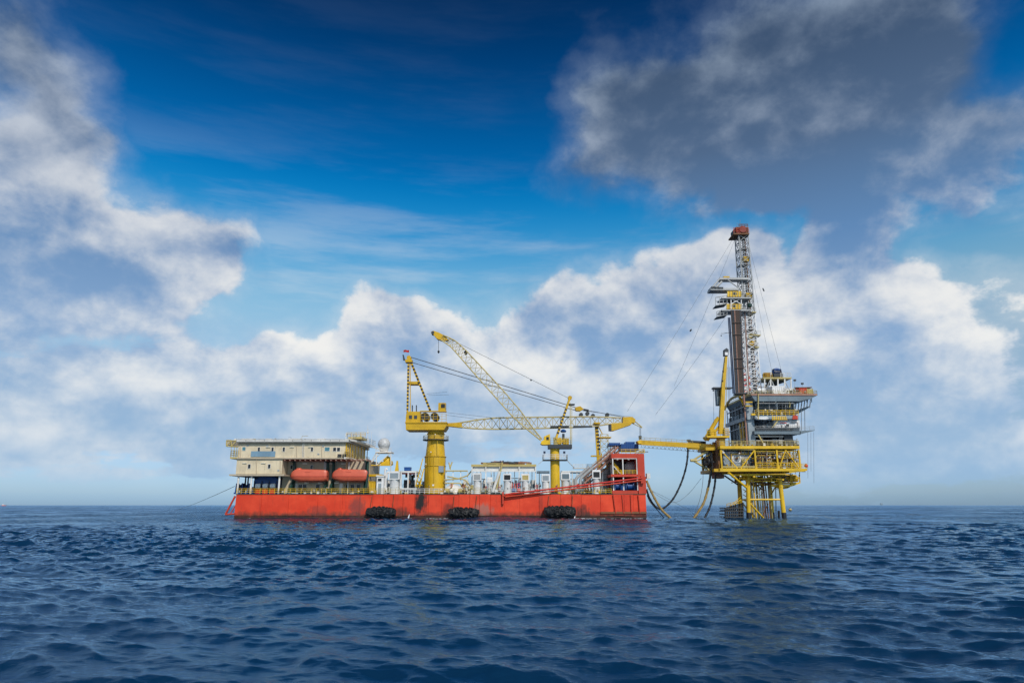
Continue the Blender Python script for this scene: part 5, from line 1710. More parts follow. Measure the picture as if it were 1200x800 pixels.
for k in range(26):
    px = rc.uniform(886, 935)
    a_, b_ = rc.uniform(526, 540), rc.uniform(541, 549)
    tube('spool_pipe', rc.choice(('yellow_paint', 'pale_yellow', 'rust_brown', 'mast_steel', 'clean_white', 'dark_steel')), pf, W(px, a_, PY + rc.uniform(.2, 1.6)), W(px + rc.choice((0, 0, 2.5)), b_, PY + rc.uniform(.2, 1.6)), rc.uniform(.05, .13), n=6)
for k in range(20):
    px, py = rc.uniform(886, 934), rc.uniform(529, 547)
    MB().lathe(W(px, py, PY + .5 + rc.random()), [(.08, 0), (.26, .06), (.26, .34), (.08, .4)], 9, rc.choice(((1, 0, 0), (0, 1, 0), (0, 0, 1)))).build('valve', rc.choice(('bright_red', 'clean_white', 'yellow_paint', 'dark_steel', 'mast_steel')), pf, True)
for k in range(9):
    px, py = rc.uniform(886, 930), rc.uniform(530, 544)
    w_ = rc.uniform(1.5, 4)
    pbox('junction_box', rc.choice(('mast_steel', 'pale_yellow', 'light_steel', 'dark_steel', 'rust_brown')), pf, px, py, px + w_, py + rc.uniform(1.5, 3.5), PY + .7 + .12 * k, .5)
# handrails
railing(pf, [(xa, PY, z2), (FX[1], PY, z2)], 1.15, 1.0, 'pale_yellow', .06)
railing(pf, [(FX[1], PY, z2), (xb, PY, z2)], 1.15, 1.0, 'pale_yellow', .05)
railing(pf, [(xa, PY + PD, z2), (xa, PY, z2)], 1.15, 1.4, 'yellow_paint', .05)
railing(pf, [(FX[1] + .3, PY + .1, z1), (xb, PY + .1, z1)], 1.15, 1.1, 'bright_yellow', .055)
railing(pf, [(xa, PY + PD, z1), (xa, PY, z1)], 1.15, 1.4, 'yellow_paint', .05)
railing(pf, [(FX[2], PY + .2, z1 + 2.4), (xb, PY + .2, z1 + 2.4)], 1.1, 1.1, 'pale_yellow', .05)
MB().box(FX[2], xb, PY + .3, PY + 6, z1 + 2.25, z1 + 2.38).build('mezzanine', 'yellow_paint', pf)
# process equipment in the main storey, each a thing of its own
def vessel(c, r, L, label, mat='light_steel', axis=(1, 0, 0), legs_=True):
    t = thing('process_vessel', label, 'vessel', (c[0], c[1], c[2] - r), 'process vessels on the platform')
    ax_ = Vector(axis)
    s = Vector(c) - ax_ * (L / 2)
    MB().lathe(s, [(.15 * r, -.28 * r), (.7 * r, -.12 * r), (r, .12 * r), (r, L - .12 * r), (.7 * r, L + .12 * r), (.15 * r, L + .28 * r)], 18, axis).build('shell', mat, t, True)
    for f in (.2, .5, .8):
        MB().torus(s + ax_ * (L * f), r + .02, .05, axis, 18, 5).build('band', 'mast_steel', t, True)
    if legs_:
        for f in (.25, .75):
            p = s + ax_ * (L * f)
            MB().box(p.x - .15, p.x + .15, p.y - .5 * r, p.y + .5 * r, z1, p.z - .6 * r).build('saddle', 'dark_steel', t)
    MB().lathe(Vector(c) + V(0, 0, r * .9), [(.16, 0), (.16, .5), (.28, .52), (.28, .62)], 10).build('nozzle', mat, t, True)
    return t


zc = (z1 + z2) / 2 - .3
vessel((X_(853, 159.5), 160.5, zc), 1.15, 4.2, 'big grey horizontal vessel behind the left diagonal braces of the platform', 'light_steel')
vessel((X_(893, 160), 160.3, zc - .2), 1.05, 2.6, 'pale beige vessel in the middle bay of the platform', 'mast_steel', (0, 0, 1) if False else (1, 0, 0))
vessel((X_(921, 162), 163, zc + .2), .8, 3.0, 'white vessel in the right bay of the platform', 'clean_white')
hw = thing('hose_reel', 'round white hose reel behind the left platform braces', 'reel', W(863, 545, 158.6))
c = W(863, 537, 158.6)
MB().torus(c, .95, .2, (0, 1, 0), 22, 7).build('rim', 'clean_white', hw, True)
MB().lathe(c - V(0, .35, 0), [(.3, 0), (.3, .7)], 12, (0, 1, 0)).build('hub', 'rust_brown', hw, True)
for k in range(6):
    a = k * math.pi / 3 + .2
    tube('spoke', 'pink_brown', hw, c, c + V(math.cos(a) * .9, 0, math.sin(a) * .9), .08, n=6)
tube('stand', 'mast_steel', hw, c, V(c.x, c.y + .3, z1), .14)
tube('stand', 'mast_steel', hw, c, V(c.x + 1.0, c.y + .3, z1), .1)
kinds = [('control_cabinet', 'cabinet'), ('valve_skid', 'valve skid')]
spots = [(872.5, 158.2, 'pale_yellow', 'tall pale cabinet just left of the middle platform post'), (880, 158.4, 'dark_steel', 'dark cabinet beside the middle platform post'), (901.5, 158.6, 'light_steel', 'grey cabinet in the middle bay of the platform'), (907.5, 159.5, 'dark_steel', 'dark cabinet left of the right platform bay'), (848.5, 163.5, 'steel_grey', 'blue-grey cabinet at the left rear of the platform'), (933, 160.5, 'mast_steel', 'pale cabinet at the right end of the platform')]
for px, Y, c_, lab in spots:
    x = X_(px, Y, 540)
    t = thing('control_cabinet', lab, 'cabinet', (x, Y + .6, z1))
    h = rc.uniform(2.0, 3.4)
    MB().box(x - .6, x + .6, Y, Y + 1.2, z1, z1 + h).build('body', c_, t)
    MB().box(x - .45, x + .45, Y - .05, Y, z1 + .3, z1 + h - .3).build('door', c_, t)
    MB().box(x + .25, x + .33, Y - .1, Y - .05, z1 + h * .45, z1 + h * .55).build('handle', 'black_paint', t)
for i in range(34):
    px, Y = rc.uniform(846, 934), rc.uniform(158, 171)
    x = X_(px, Y, 540)
    zz = rc.uniform(z1 + .4, z2 - 1.2)
    c_ = rc.choice(('yellow_paint', 'yellow_paint', 'rust_brown', 'mast_steel', 'light_steel', 'dark_steel', 'pale_yellow'))
    if i % 3:
        L = rc.uniform(2, 6)
        path('process_pipe', c_, pf, [(x, Y, z1), (x, Y, zz), (min(x + L, xb - .3), Y, zz), (min(x + L, xb - .3), Y, z1 if i % 2 else z2 - .3)], rc.uniform(.07, .17), 7)
    else:
        tube('process_pipe', c_, pf, (x, Y, z1), (x, Y, z2 - .2), rc.uniform(.08, .2), n=7)
MB().box(xa + 1.0, xb - 1.0, PY + 9, PY + 9.15, z1 + .05, z2 - .2).build('fire_wall', 'light_steel', pf)
# rusty left end with the bridge landing
le = [(836, 515.5), (844, 515.5), (844, 556), (836, 553)]
for px, py0, py1, Y, c_ in ((837.5, 518, 553, 162, 'pink_brown'), (834, 521, 552, 166, 'rust_brown'), (841, 516, 554, 159, 'rust_brown')):
    MB().bar(W(px, py0, Y), W(px, py1, Y), .9, .9).build('end_column', c_, pf)
a = W(843.6, 551.5, PY)
MB().box(X_(836, 158, 551), xa - .15, PY + .4, PY + 12, z1 - .7, z1 - .05).build('end_platform', 'yellow_paint', pf)
MB().box(X_(825.5, 160, 524), xa - .15, PY + 2, PY + 9, z2 - .8, z2 - .1).build('bridge_landing', 'yellow_paint', pf)
for px in (830, 834.5, 839):
    pbox('tool_locker', 'steel_grey' if px != 834.5 else 'rust_brown', pf, px, 527 + (px % 3), px + 3.4, 541, 161.5, 2)
for p, q, r in (((812.5, 539.4), (834, 552.6), .24), ((812.5, 538.6), (829.5, 528.5), .2), ((809, 539.2), (817, 539.4), .34)):
    br_(W(*p, 160), W(*q, 160), r, 'pale_yellow', 'strut')
for Y in (160.3, 163.5):
    tube('strut', 'yellow_paint', pf, W(818, 539.5, Y), W(836, 530, Y), .12, n=7)
rl = thing('hose_drum', 'dark upright hose drum at the left end of the platform', 'drum', W(829, 548, 159))
c = W(829, 541, 159)
for dx in (-.35, .35):
    MB().torus(c + V(dx, 0, 0), 1.25, .13, (1, .25, 0), 20, 6).build('flange', 'black_paint', rl, True)
MB().lathe(c - V(.4, .1, 0), [(1.0, 0), (1.0, .8)], 18, (1, .25, 0)).build('core', 'hose_black', rl, True)
tube('axle', 'dark_steel', rl, c - V(.8, .2, 0), c + V(1.9, .3, 0), .15)

# ================================================================ gangway bridge between platform and barge
gw = thing('gangway_bridge', 'long yellow gangway bridge reaching from the platform to the barge bow', 'gangway', W(795, 520, 163))
GA, GB = (749.5, 516.8), (840.5, 523.6)
MB().bar(W(GA[0], GA[1] + 1.4, 162.4), W(GB[0], GB[1], 161.4), .35, 1.1).build('girder', 'yellow_paint', gw)
MB().bar(W(GA[0], GA[1] + 1.4, 164.2), W(GB[0], GB[1], 163.2), .35, 1.1).build('girder', 'yellow_paint', gw)
MB().bar(W(GA[0], GA[1] + 1.2, 163.3), W(GB[0], GB[1] - .2, 162.3), 1.5, .12).build('walkway', 'rust_brown', gw)
MB().bar(W(806, 522.2, 162.1), W(838, 524.4, 161.5), .5, 1.5).build('root_girder', 'yellow_paint', gw)
for off, Y0, Y1 in ((0, 162.3, 161.3), (0, 164.3, 163.3)):
    railing(gw, [W(GA[0], GA[1] - .4, Y0), W(812, 520.2, lerp(Y0, Y1, .7))], .85, 1.3, 'pale_yellow', .04, rails=2)
for k in range(15):
    f0, f1 = k / 15, (k + 1) / 15
    x0, x1 = lerp(751, 822, f0), lerp(751, 822, f1)
    y0, y1 = lerp(524.0, 529.4, f0), lerp(524.0, 529.4, f1)
    tube('under_truss', 'white_paint', gw, W(x0, y0, 163), W(x1, y1, 163), .05, n=5)
    tube('under_truss', 'pale_yellow', gw, W(x0, y0, 163), W((x0 + x1) / 2, lerp(519.4, 524, (f0 + f1) / 2), 163), .04, n=5)
    tube('under_truss', 'pale_yellow', gw, W(x1, y1, 163), W((x0 + x1) / 2, lerp(519.4, 524, (f0 + f1) / 2), 163), .04, n=5)
MB().pprism([(746.8, 516.4), (751, 515.2), (752, 519.6), (748.8, 520)], 162, 2.6).build('tip', 'bright_yellow', gw)
tube('service_pipe', 'dark_steel', gw, W(806.5, 517.0, 163), W(827, 518.4, 163), .3)
MB().box(X_(806.6, 163, 516) - .3, X_(806.6, 163, 516) + .5, 162.7, 163.4, W(0, 516.8, 163).z, W(0, 514.8, 163).z).build('pipe_end', 'black_paint', gw)

# ================================================================ platform crane
pc = thing('platform_crane', 'yellow platform crane with its boom folded upright left of the derrick', 'crane', W(844, 522, 161))
KY = 160.5
tube('pedestal', 'yellow_paint', pc, V(X_(844.6, KY, 520), KY, z2 - .5), W(844.6, 514, KY), 1.0, n=18)
pbox('slewing_deck', 'bright_yellow', pc, 828.5, 510.4, 855, 512.4, KY - 1.8, 3.6)
railing(pc, [W(828.8, 510.4, KY - 1.7), W(854.8, 510.4, KY - 1.7)], 1.5, 1.0, 'bright_yellow', .06)
MB().pprism([(842.6, 508), (847.8, 508), (850.2, 452), (852.6, 417.6), (850.2, 417.6), (846.0, 452)], KY - .55, 1.1).build('boom', 'yellow_paint', pc)
MB().pprism([(849.0, 416.6), (853.6, 416.6), (853.9, 409.4), (851.4, 407.6), (849.0, 409.2)], KY - .6, 1.2).build('boom_head', 'dark_steel', pc)
pbox('white_band', 'clean_white', pc, 849.6, 412.6, 853.0, 416.0, KY - .64, 1.28)
for a, b, r in (((826, 515.6), (842, 489), .42), ((829, 516), (845, 497), .28), ((826.5, 512), (839, 490.5), .2)):
    tube('luffing_strut', 'yellow_paint', pc, W(*a, KY + .4), W(*b, KY + .2), r, n=9)
cb = pbox('operator_cab', 'steel_grey', pc, 840.2, 455, 844.8, 474.5, KY + .6, 1.6)
pbox('cab_window', 'glass_dark', cb, 840.7, 457, 844.3, 464, KY + .54, .08)
pbox('winch_house', 'bright_yellow', pc, 832.6, 502.6, 839.6, 510.4, KY - 1.2, 2.4)
pbox('counterweight', 'mast_steel', pc, 849.6, 500.5, 854.6, 510.2, KY - 1.3, 2.2)
pbox('top_platform', 'dark_steel', pc, 836, 453.4, 858, 455.0, KY, 1.6)
for px, py in ((836, 457.4), (847.4, 435), (846.6, 446)):
    MB().ball(W(px, py, KY - .6), .22, 8, 6).build('lamp', 'dark_steel', pc, True)
for px, p0, p1 in ((836.4, 459, 496), (854, 418, 470), (855.4, 430, 472)):
    tube('rope', 'wire', pc, W(px, p0, KY), W(px, p1, KY), .045, n=5)
tube('ladder', 'pale_yellow', pc, W(849.6, 506, KY - .65), W(852.4, 430, KY - .65), .07, n=5)

# ================================================================ drilling rig substructure
SY = 157.6
sb = thing('rig_substructure', 'blue-grey steel rig substructure stacked on top of the yellow platform', 'rig', (X_(905, SY), SY + 9, z2))


def slab(name, px0, px1, py, Y, depth, th, mat, taper=0.0):
    a, b = W(px0, py, Y), W(px1, py, Y)
    return MB().prism([(a.x, a.z), (b.x, a.z), (b.x - taper * .3, a.z - th * .5), (b.x - taper, a.z - th), (a.x + taper * .2, a.z - th)], depth, 'y', Y).build(name, mat, sb)


# drill floor
df = slab('drill_floor', 880.5, 957.4, 463.2, SY, 19, 1.35, 'steel_grey', 4.2)
pbox('floor_edge', 'pink_brown', sb, 880.4, 461.2, 957.6, 463.3, SY - .15, .3)
a, b = W(880.4, 462, SY), W(957.6, 462, SY)
MB().box(a.x - .12, a.x + .12, SY + .16, SY + 19, a.z - .25, a.z + .2).build('floor_edge', 'pale_yellow', sb)
ZF = W(0, 463.2, SY).z
railing(sb, [(a.x, SY, ZF), ((a.x + b.x) / 2, SY, ZF), (b.x, SY, ZF)], 1.15, 1.2, 'pale_yellow', .045)
railing(sb, [(b.x, SY, ZF), (b.x, SY + 19, ZF)], 1.15, 1.6, 'white_paint', .045)
railing(sb, [(a.x, SY, ZF), (a.x, SY + 19, ZF)], 1.15, 1.6, 'pale_yellow', .045)
# second storey wall (set back) and deck
pbox('upper_house', 'steel_grey', sb, 886, 470.2, 930, 486, SY + 4, 13)
for k in range(9):
    px = 886 + k * 5.5
    pbox('stiffener', 'light_steel', sb, px - .35, 470.4, px + .35, 486, SY + 3.8, .3)
slab('middle_deck', 884.6, 936, 486.6, SY, 17, .8, 'light_steel')
ZM = W(0, 486.6, SY).z
xm0, xm1 = W(884.6, 486.6, SY).x, W(936, 486.6, SY).x
railing(sb, [(xm0, SY + .1, ZM), (xm1, SY + .1, ZM)], 1.2, 1.0, 'bright_yellow', .07)
railing(sb, [(xm0, SY, ZM), (xm0, SY + 17, ZM)], 1.2, 1.5, 'light_steel', .06)
for k in range(8):
    pbox('yellow_slat', 'bright_yellow', sb, 905 + k * 2.2, 487.4, 906.3 + k * 2.2, 491.4, SY - .1, .1)
pbox('yellow_slat', 'yellow_paint', sb, 904.6, 491.0, 923, 491.8, SY - .14, .1)
MB().pprism([(886.4, 487.6), (892, 488.4), (899, 487.8), (901, 490.4), (897, 491.4), (887, 490.8)], SY - .25, .12).build('white_tarpaulin', 'clean_white', sb)
# third storey
slab('lower_deck', 884, 938, 504.6, SY, 17, .75, 'steel_grey')
ZL = W(0, 504.6, SY).z
xl1 = W(938, 504.6, SY).x
MB().pprism([(937.5, 504.6), (954.6, 503.6), (954.6, 504.4), (940, 508), (937.5, 508)], SY, 6).build('outrigger_deck', 'steel_grey', sb)
railing(sb, [W(938, 504.6, SY + .1), W(954.4, 503.8, SY + .1)], .9, 1.1, 'mast_steel', .035)
pbox('dark_rail_screen', 'dark_steel', sb, 885.5, 501.2, 937, 502.6, SY - .12, .15)
pbox('dark_rail_screen', 'dark_steel', sb, 885.5, 503.2, 937, 504.4, SY - .12, .15)
# main columns from the platform up to the drill floor
for px, Y, w_, c_ in ((880.5, SY + 1.2, 1.5, 'light_steel'), (924, SY + 2, 1.6, 'dark_steel'), (884, SY + 15, 1.4, 'steel_grey'), (924, SY + 15, 1.4, 'steel_grey'), (882, SY + 8, 1.1, 'steel_grey')):
    x = X_(px, Y, 500)
    c0 = MB().box(x - w_ / 2, x + w_ / 2, Y, Y + w_, z2, ZF - 1.35).build('column', c_, sb)
    MB().box(x - w_ * .62, x + w_ * .62, Y - w_ * .12, Y + w_ * 1.12, z2 + .02, z2 + .5).build('column_foot', c_, c0)
pbox('under_wall', 'dark_steel', sb, 888, 509, 916, 521.6, SY + 9, 5)
pbox('mud_house', 'dark_steel', sb, 919.4, 509, 929, 521.8, SY + 1, 5)
# left face: storeys seen from the side
xs0 = X_(880.5, SY + 1.2, 500) - .6
for y0, y1, zz0, zz1, c_ in ((SY + 3, SY + 9, ZL - 2.6, ZL + 2.2, 'steel_grey'), (SY + 9.4, SY + 15, z2 + .05, ZM - .9, 'dark_steel'), (SY + 3, SY + 15.5, ZM + .1, ZM + 1.2, 'steel_grey'), (SY + 4, SY + 14, ZM + 1.4, ZF - 1.4, 'dark_steel')):
    MB().box(xs0, xs0 + .6, y0, y1, zz0, zz1).build('side_plate', c_, sb)
for y in (SY + 4.2, SY + 6.4):
    MB().box(xs0 - .25, xs0 - .05, y, y + .7, z2 + .05, ZM - 1.0).build('side_ladder', 'yellow_paint', sb)
MB().box(xs0 - .5, xs0 + .1, SY + .2, SY + 17, ZM - .9, ZM - .05).build('side_beam', 'light_steel', sb)
# curved stair of the drill floor, left side
path('curved_beam', 'pale_yellow', sb, spline([W(848.5, 480, 176), W(855, 469, 174), W(862, 464.4, 171), W(872, 463.4, 166), W(880.5, 463, 159)], 6), .3, 8)
path('curved_beam', 'yellow_paint', sb, spline([W(866.5, 465, 163), W(870.5, 472, 162), W(874.6, 481, 160.5)], 6), .28, 8)
tube('floor_post', 'pale_yellow', sb, W(888.6, 461, SY - .3), W(888.6, 491, SY - .3), .14, n=7)
tube('floor_post', 'pink_brown', sb, W(871.6, 462, SY + 1), W(875.5, 521, SY + 1), .2, n=8)
pbox('yellow_frame', 'yellow_paint', sb, 873.8, 470.2, 881.8, 471.6, SY - .2, .4)
pbox('yellow_frame', 'yellow_paint', sb, 873.8, 474.8, 881.8, 476.2, SY - .2, .4)
pbox('yellow_frame', 'bright_yellow', sb, 880.6, 484.2, 885.2, 486.4, SY - .3, .4)
for px in (869.8, 872.6):
    tube('yellow_riser', 'yellow_paint', sb, W(px, 497, 164), W(px, 520, 164), .28, n=8)
# brackets under the right overhang
for k in range(6):
    px = 933 + k * 3.4
    tube('bracket', 'white_paint', sb, W(px, 471.4 - k * .9, SY + 4), W(px - 1.2, 480.5 - k * .6, SY + 6), .12, n=6)
MB().pprism([(926, 485), (948, 475.6), (948, 477.6), (930, 487.4)], SY + 4, 5).build('right_gusset', 'steel_grey', sb)
for px in (939, 943):
    tube('hanging_rod', 'wire', sb, W(px, 480, SY + 1), W(px + .3, 504, SY + 1), .07, n=5)
# pipe work, stairs and cable trays over the faces of the rig
rk = random.Random(21)
for k in range(16):
    px = rk.uniform(886, 934)
    a_ = rk.choice((466, 472, 488, 493))
    tube('rig_pipe', rk.choice(('light_steel', 'mast_steel', 'dark_steel', 'pale_yellow', 'rust_brown')), sb, W(px, a_, SY + rk.uniform(.1, 2)), W(px + rk.uniform(-1, 1), a_ + rk.uniform(9, 17), SY + rk.uniform(.1, 2)), rk.uniform(.05, .12), n=6)
for py, a_, b_ in ((469.2, 884, 934), (472.4, 886, 930), (477.6, 886, 928), (482.4, 886, 932), (491.8, 886, 936), (508.6, 884, 938), (511.4, 884, 918), (516, 886, 919)):
    tube('rig_pipe', rk.choice(('light_steel', 'mast_steel', 'dark_steel')), sb, W(a_, py, SY + .3), W(b_, py, SY + .3), rk.uniform(.06, .13), n=6)
for k in range(13):
    px = 881.5 + k * 5.8
    MB().bar(W(px, 466.6, SY + .4), W(px, 470.6, SY + 3.0), .14, .3).build('floor_bracket', 'light_steel', sb)
railing(sb, [(xm0, SY + .1, ZL), (xl1, SY + .1, ZL)], 1.1, 1.0, 'mast_steel', .045)
for a_, b_ in (((886.5, 505), (895.5, 521)), ((912, 492), (902, 505))):
    for dy in (0, 1.0):
        MB().bar(W(*a_, SY + .2 + dy), W(*b_, SY + .2 + dy), .1, .26).build('stair_stringer', 'pale_yellow', sb)
    for k in range(9):
        f = (k + .5) / 9
        MB().bar(W(lerp(a_[0], b_[0], f), lerp(a_[1], b_[1], f), SY + .2), W(lerp(a_[0], b_[0], f), lerp(a_[1], b_[1], f), SY + 1.2), .24, .05).build('stair_tread', 'pale_yellow', sb)
# open framing on the left face
for k in range(7):
    y = SY + 2.2 + k * 2.3
    MB().box(xs0 - .18, xs0 - .02, y, y + .2, z2 + .05, ZF - 1.4).build('side_stiffener', ('light_steel', 'steel_grey', 'dark_steel')[k % 3], sb)
for zz in (ZM + 2.3, ZL + 1.2, ZL - 1.6):
    MB().box(xs0 - .22, xs0 - .02, SY + 2.2, SY + 16, zz, zz + .25).build('side_girt', 'light_steel', sb)
for k in range(10):
    px = rk.uniform(896, 950)
    h = rk.uniform(1.2, 4.5)
    MB().bar(W(px, 461.4, SY + rk.uniform(.8, 4)), W(px, 461.4 - h, SY + 2), .12, .12).build('floor_stanchion', rk.choice(('clean_white', 'pale_yellow', 'mast_steel', 'dark_steel')), sb)
# lamps
for px, py in ((894.6, 469.8), (909, 470), (896.8, 480.4)):
    MB().ball(W(px, py, SY + .4), .24, 10, 6).build('lamp', 'lamp_white', sb, True)

# clutter on the middle and lower rig decks
def gear(px0, px1, py0, py1, Y, label, mat, name='equipment_skid', cat='equipment'):
    a, b = W(px0, (py0 + py1) / 2, Y), W(px1, (py0 + py1) / 2, Y)
    zb_, zt_ = W(0, py1, Y).z, W(0, py0, Y).z
    t = thing(name, label, cat, ((a.x + b.x) / 2, Y + 1, zb_))
    h, w_ = zt_ - zb_, b.x - a.x
    MB().box(a.x, b.x, Y, Y + 2, zb_, zb_ + h * .2).build('base', 'dark_steel', t)
    MB().lathe((a.x + w_ * .08, Y + .9, zb_ + h * .55), [(h * .18, 0), (h * .34, w_ * .05), (h * .34, w_ * .5), (h * .18, w_ * .55)], 12, (1, 0, 0)).build('motor', mat, t, True)
    MB().box(a.x + w_ * .62, b.x - w_ * .04, Y + .2, Y + 1.8, zb_ + h * .2, zb_ + h * .8).build('pump_block', mat, t)
    path('pipe', 'mast_steel', t, [(a.x + w_ * .7, Y + .3, zb_ + h * .8), (a.x + w_ * .7, Y + .3, zt_), (b.x, Y + .3, zt_)], .09, 6)
    return t


gear(888, 898, 493.6, 504.4, SY + 1, 'dark pump skid left of the white container on the rig', 'dark_steel')
gear(897.5, 906, 494, 504.4, SY + 1.6, 'grey pump skid beside the white container on the rig', 'light_steel')
gear(886.5, 895, 514, 521.6, SY + .6, 'brown pump skid under the rig substructure', 'rust_brown')
gear(905, 918, 512.6, 521.6, SY + 1, 'white pump skid in the gap under the rig substructure', 'mast_steel')
gear(930.5, 936, 514, 521.8, SY + .6, 'small grey skid at the right edge of the platform top', 'light_steel')
container(907.4, 492.2, 937.0, 501.0, SY + .8, 5, 'white container with a red stripe on the lower rig deck', 'clean_white')
pbox('red_lettering', 'bright_red', bpy.data.objects['container.003'] if 'container.003' in bpy.data.objects else sb, 914.6, 494.8, 922, 495.6, SY + .72, .05)
gear(887.5, 896.5, 453, 461, SY + 1.0, 'white framed machine at the foot of the derrick', 'clean_white')
container(905.4, 452.0, 920.2, 461.0, SY + 1.0, 3.5, 'white container on the drill floor right of the derrick', 'clean_white')
container(921.4, 454.6, 931.6, 461.0, SY + 1.4, 3.0, 'pale cream container on the drill floor', 'white_paint')
container(937.2, 454.6, 945.2, 461.0, SY + 1.0, 3.0, 'red container near the right end of the drill floor', 'red_paint')
container(946.0, 455.4, 952.6, 461.0, SY + 1.2, 2.6, 'pale yellow container at the right end of the drill floor', 'pale_yellow')
tag(MB().pprism([(932, 454.2), (951.5, 454.2), (951.5, 453.2), (932, 453.6)], SY + 1.2, 3).build('shed_roof', 'rust_brown'), 'thin brown roof over the red container on the drill floor', 'roof', kind='thing')
cc = thing('cylinder_rack', 'rusty orange gas cylinder rack beside the red container', 'cylinder rack', W(934.5, 461, SY + 1))
for k in range(4):
    tube('cylinder', 'rust_brown' if k % 2 else 'red_paint', cc, W(933.2 + k * 1.1, 461, SY + 1.2), W(933.2 + k * 1.1, 455, SY + 1.2), .11, n=8)
MB().bar(W(932.6, 457.6, SY + 1), W(937, 457.6, SY + 1), .08, .12).build('rail', 'dark_steel', cc)
lr = thing('life_ring_box', 'orange-red box on the yellow middle deck rail of the rig', 'box', W(931.5, 490, SY - .1))
MB().pprism([(928.6, 491), (929.6, 486.4), (934.6, 486.4), (935.2, 491)], SY - .2, .8).build('body', 'red_paint', lr)

# draw-works house with blue drum
dw = thing('drawworks', 'drawworks frame with a blue drum beside the foot of the derrick', 'drawworks', W(910, 461, SY + 5))
pbox('platform', 'pale_yellow', dw, 894.5, 441.8, 927.6, 443.6, SY + 4, 6)
for px in (896, 903, 911.5, 919.5, 926.8):
    MB().bar(W(px, 462, SY + 4.2), W(px, 443, SY + 4.2), .25, .25).build('post', 'white_paint', dw)
for a, b in (((896, 460), (903, 444)), ((911.5, 460), (903, 444)), ((919.5, 446), (926, 459))):
    tube('diagonal', 'mast_steel', dw, W(*a, SY + 4.2), W(*b, SY + 4.2), .1, n=6)
for i in range(11):
    px = rc.uniform(897, 919)
    p = W(px, rc.uniform(446, 459), SY + rc.uniform(5, 8))
    MB().lathe(p, [(.2, 0), (.5, .1), (.5, rc.uniform(.6, 1.5)), (.2, 1.6)], 10, rc.choice(((1, 0, 0), (0, 0, 1), (0, 1, 0)))).build('machine', rc.choice(('dark_steel', 'dark_steel', 'mast_steel', 'light_steel')), dw, True)
c = W(910.2, 436.6, SY + 6)
MB().lathe((c.x - .9, c.y, c.z), [(.3, 0), (.95, .03), (.95, .2), (.7, .22), (.7, 1.6), (.95, 1.62), (.95, 1.8)], 18, (1, 0, 0)).build('blue_drum', 'navy_paint', dw, True)
MB().torus((c.x, c.y - .2, c.z), .85, .3, (0, 1, 0), 20, 8).build('blue_drum', 'blue_paint', dw, True)
MB().box(c.x - 1.1, c.x + 1.1, c.y - 1, c.y + 1, W(0, 442, SY + 6).z, W(0, 438.4, SY + 6).z).build('drum_stand', 'dark_steel', dw)
MB().box(*[W(q, 440, SY + 5).x for q in (897, 903)], SY + 5, SY + 7, W(0, 442, SY + 5).z, W(0, 436.5, SY + 5).z).build('gearbox', 'rust_brown', dw)
railing(dw, [W(915, 442, SY + 4.2), W(927.4, 442, SY + 4.2)], 1.1, 1.0, 'white_paint', .045)
railing(dw, [W(894.8, 442, SY + 4.2), W(905, 442, SY + 4.2)], 1.1, 1.0, 'yellow_paint', .06)
for px, py in ((931.4, 445.4), (940.2, 449.4)):
    t = thing('flood_light', ('higher' if px < 935 else 'lower') + ' flood light on a thin post above the drill floor', 'light', W(px, 461, SY + 2))
    tube('post', 'mast_steel', t, W(px, 461, SY + 2), W(px, py, SY + 2), .04, n=5)
    MB().box(X_(px, SY + 2, py) - .25, X_(px, SY + 2, py) + .25, SY + 1.8, SY + 2.2, W(0, py + 1, SY + 2).z, W(0, py - 1, SY + 2).z).build('lamp_head', 'dark_steel', t)

rf = random.Random(88)
yl = ['yellow_paint', 'pale_yellow', 'rust_brown', 'mast_steel', 'dark_steel', 'clean_white']
sp = [V(rf.uniform(xa + .3, xb - .3), PY + abs(rf.gauss(.8, 2.0)), z1 + rf.choice((0, .6, 1.4, 2.4, 3.4))) for _ in range(180)]
fittings('small_fittings', pf, sp, yl, rf, (.08, .26))
sp = [V(rf.uniform(xa + .3, xb - .3), PY + .4 + abs(rf.gauss(0, 2.0)), z2) for _ in range(80)]
fittings('small_fittings', pf, sp, yl, rf, (.08, .28))
sp = [V(rf.uniform(X_(862, 160, 560), X_(936, 160, 560)), rf.uniform(158, 166), rf.uniform(z1 - 3.0, z1 - .9)) for _ in range(130)]
fittings('small_fittings', pf, sp, ['yellow_paint', 'bright_yellow', 'rust_brown', 'dark_steel'], rf, (.08, .28))
gy = ['light_steel', 'mast_steel', 'dark_steel', 'clean_white', 'pale_yellow', 'rust_brown']
for zz, a_, b_, n in ((ZF, 884, 956, 130), (ZM, 886, 934, 60), (ZL, 886, 936, 70)):
    sp = [V(rf.uniform(X_(a_, SY, 480), X_(b_, SY, 480)), SY + .3 + abs(rf.gauss(0, 2.5)), zz + rf.choice((0, 0, .5, 1.0))) for _ in range(n)]
    fittings('small_fittings', sb, sp, gy, rf, (.08, .30))

# ================================================================ derrick
dk = thing('derrick', 'tall white and grey lattice drilling derrick with a red crown', 'derrick', W(884, 462, 164))
MY = 163.0


def face(py):
    f = (py - 266) / (462 - 266)
    return lerp(865.0, 878.6, f), lerp(876.0, 892.4, f), lerp(2.9, 3.8, f)


st = []
for i in range(24):
    py = 266 + (462 - 266) * i / 23
    l, r, d = face(py)
    st.append([W(l, py, MY), W(r, py, MY), V(W(r, py, MY).x, MY + d, W(r, py, MY).z), V(W(l, py, MY).x, MY + d, W(l, py, MY).z)])
lattice(dk, st[:13], 'mast_steel', .14, .08, cross=True)
lattice(dk, st[12:], 'clean_white', .17, .10, cross=True)
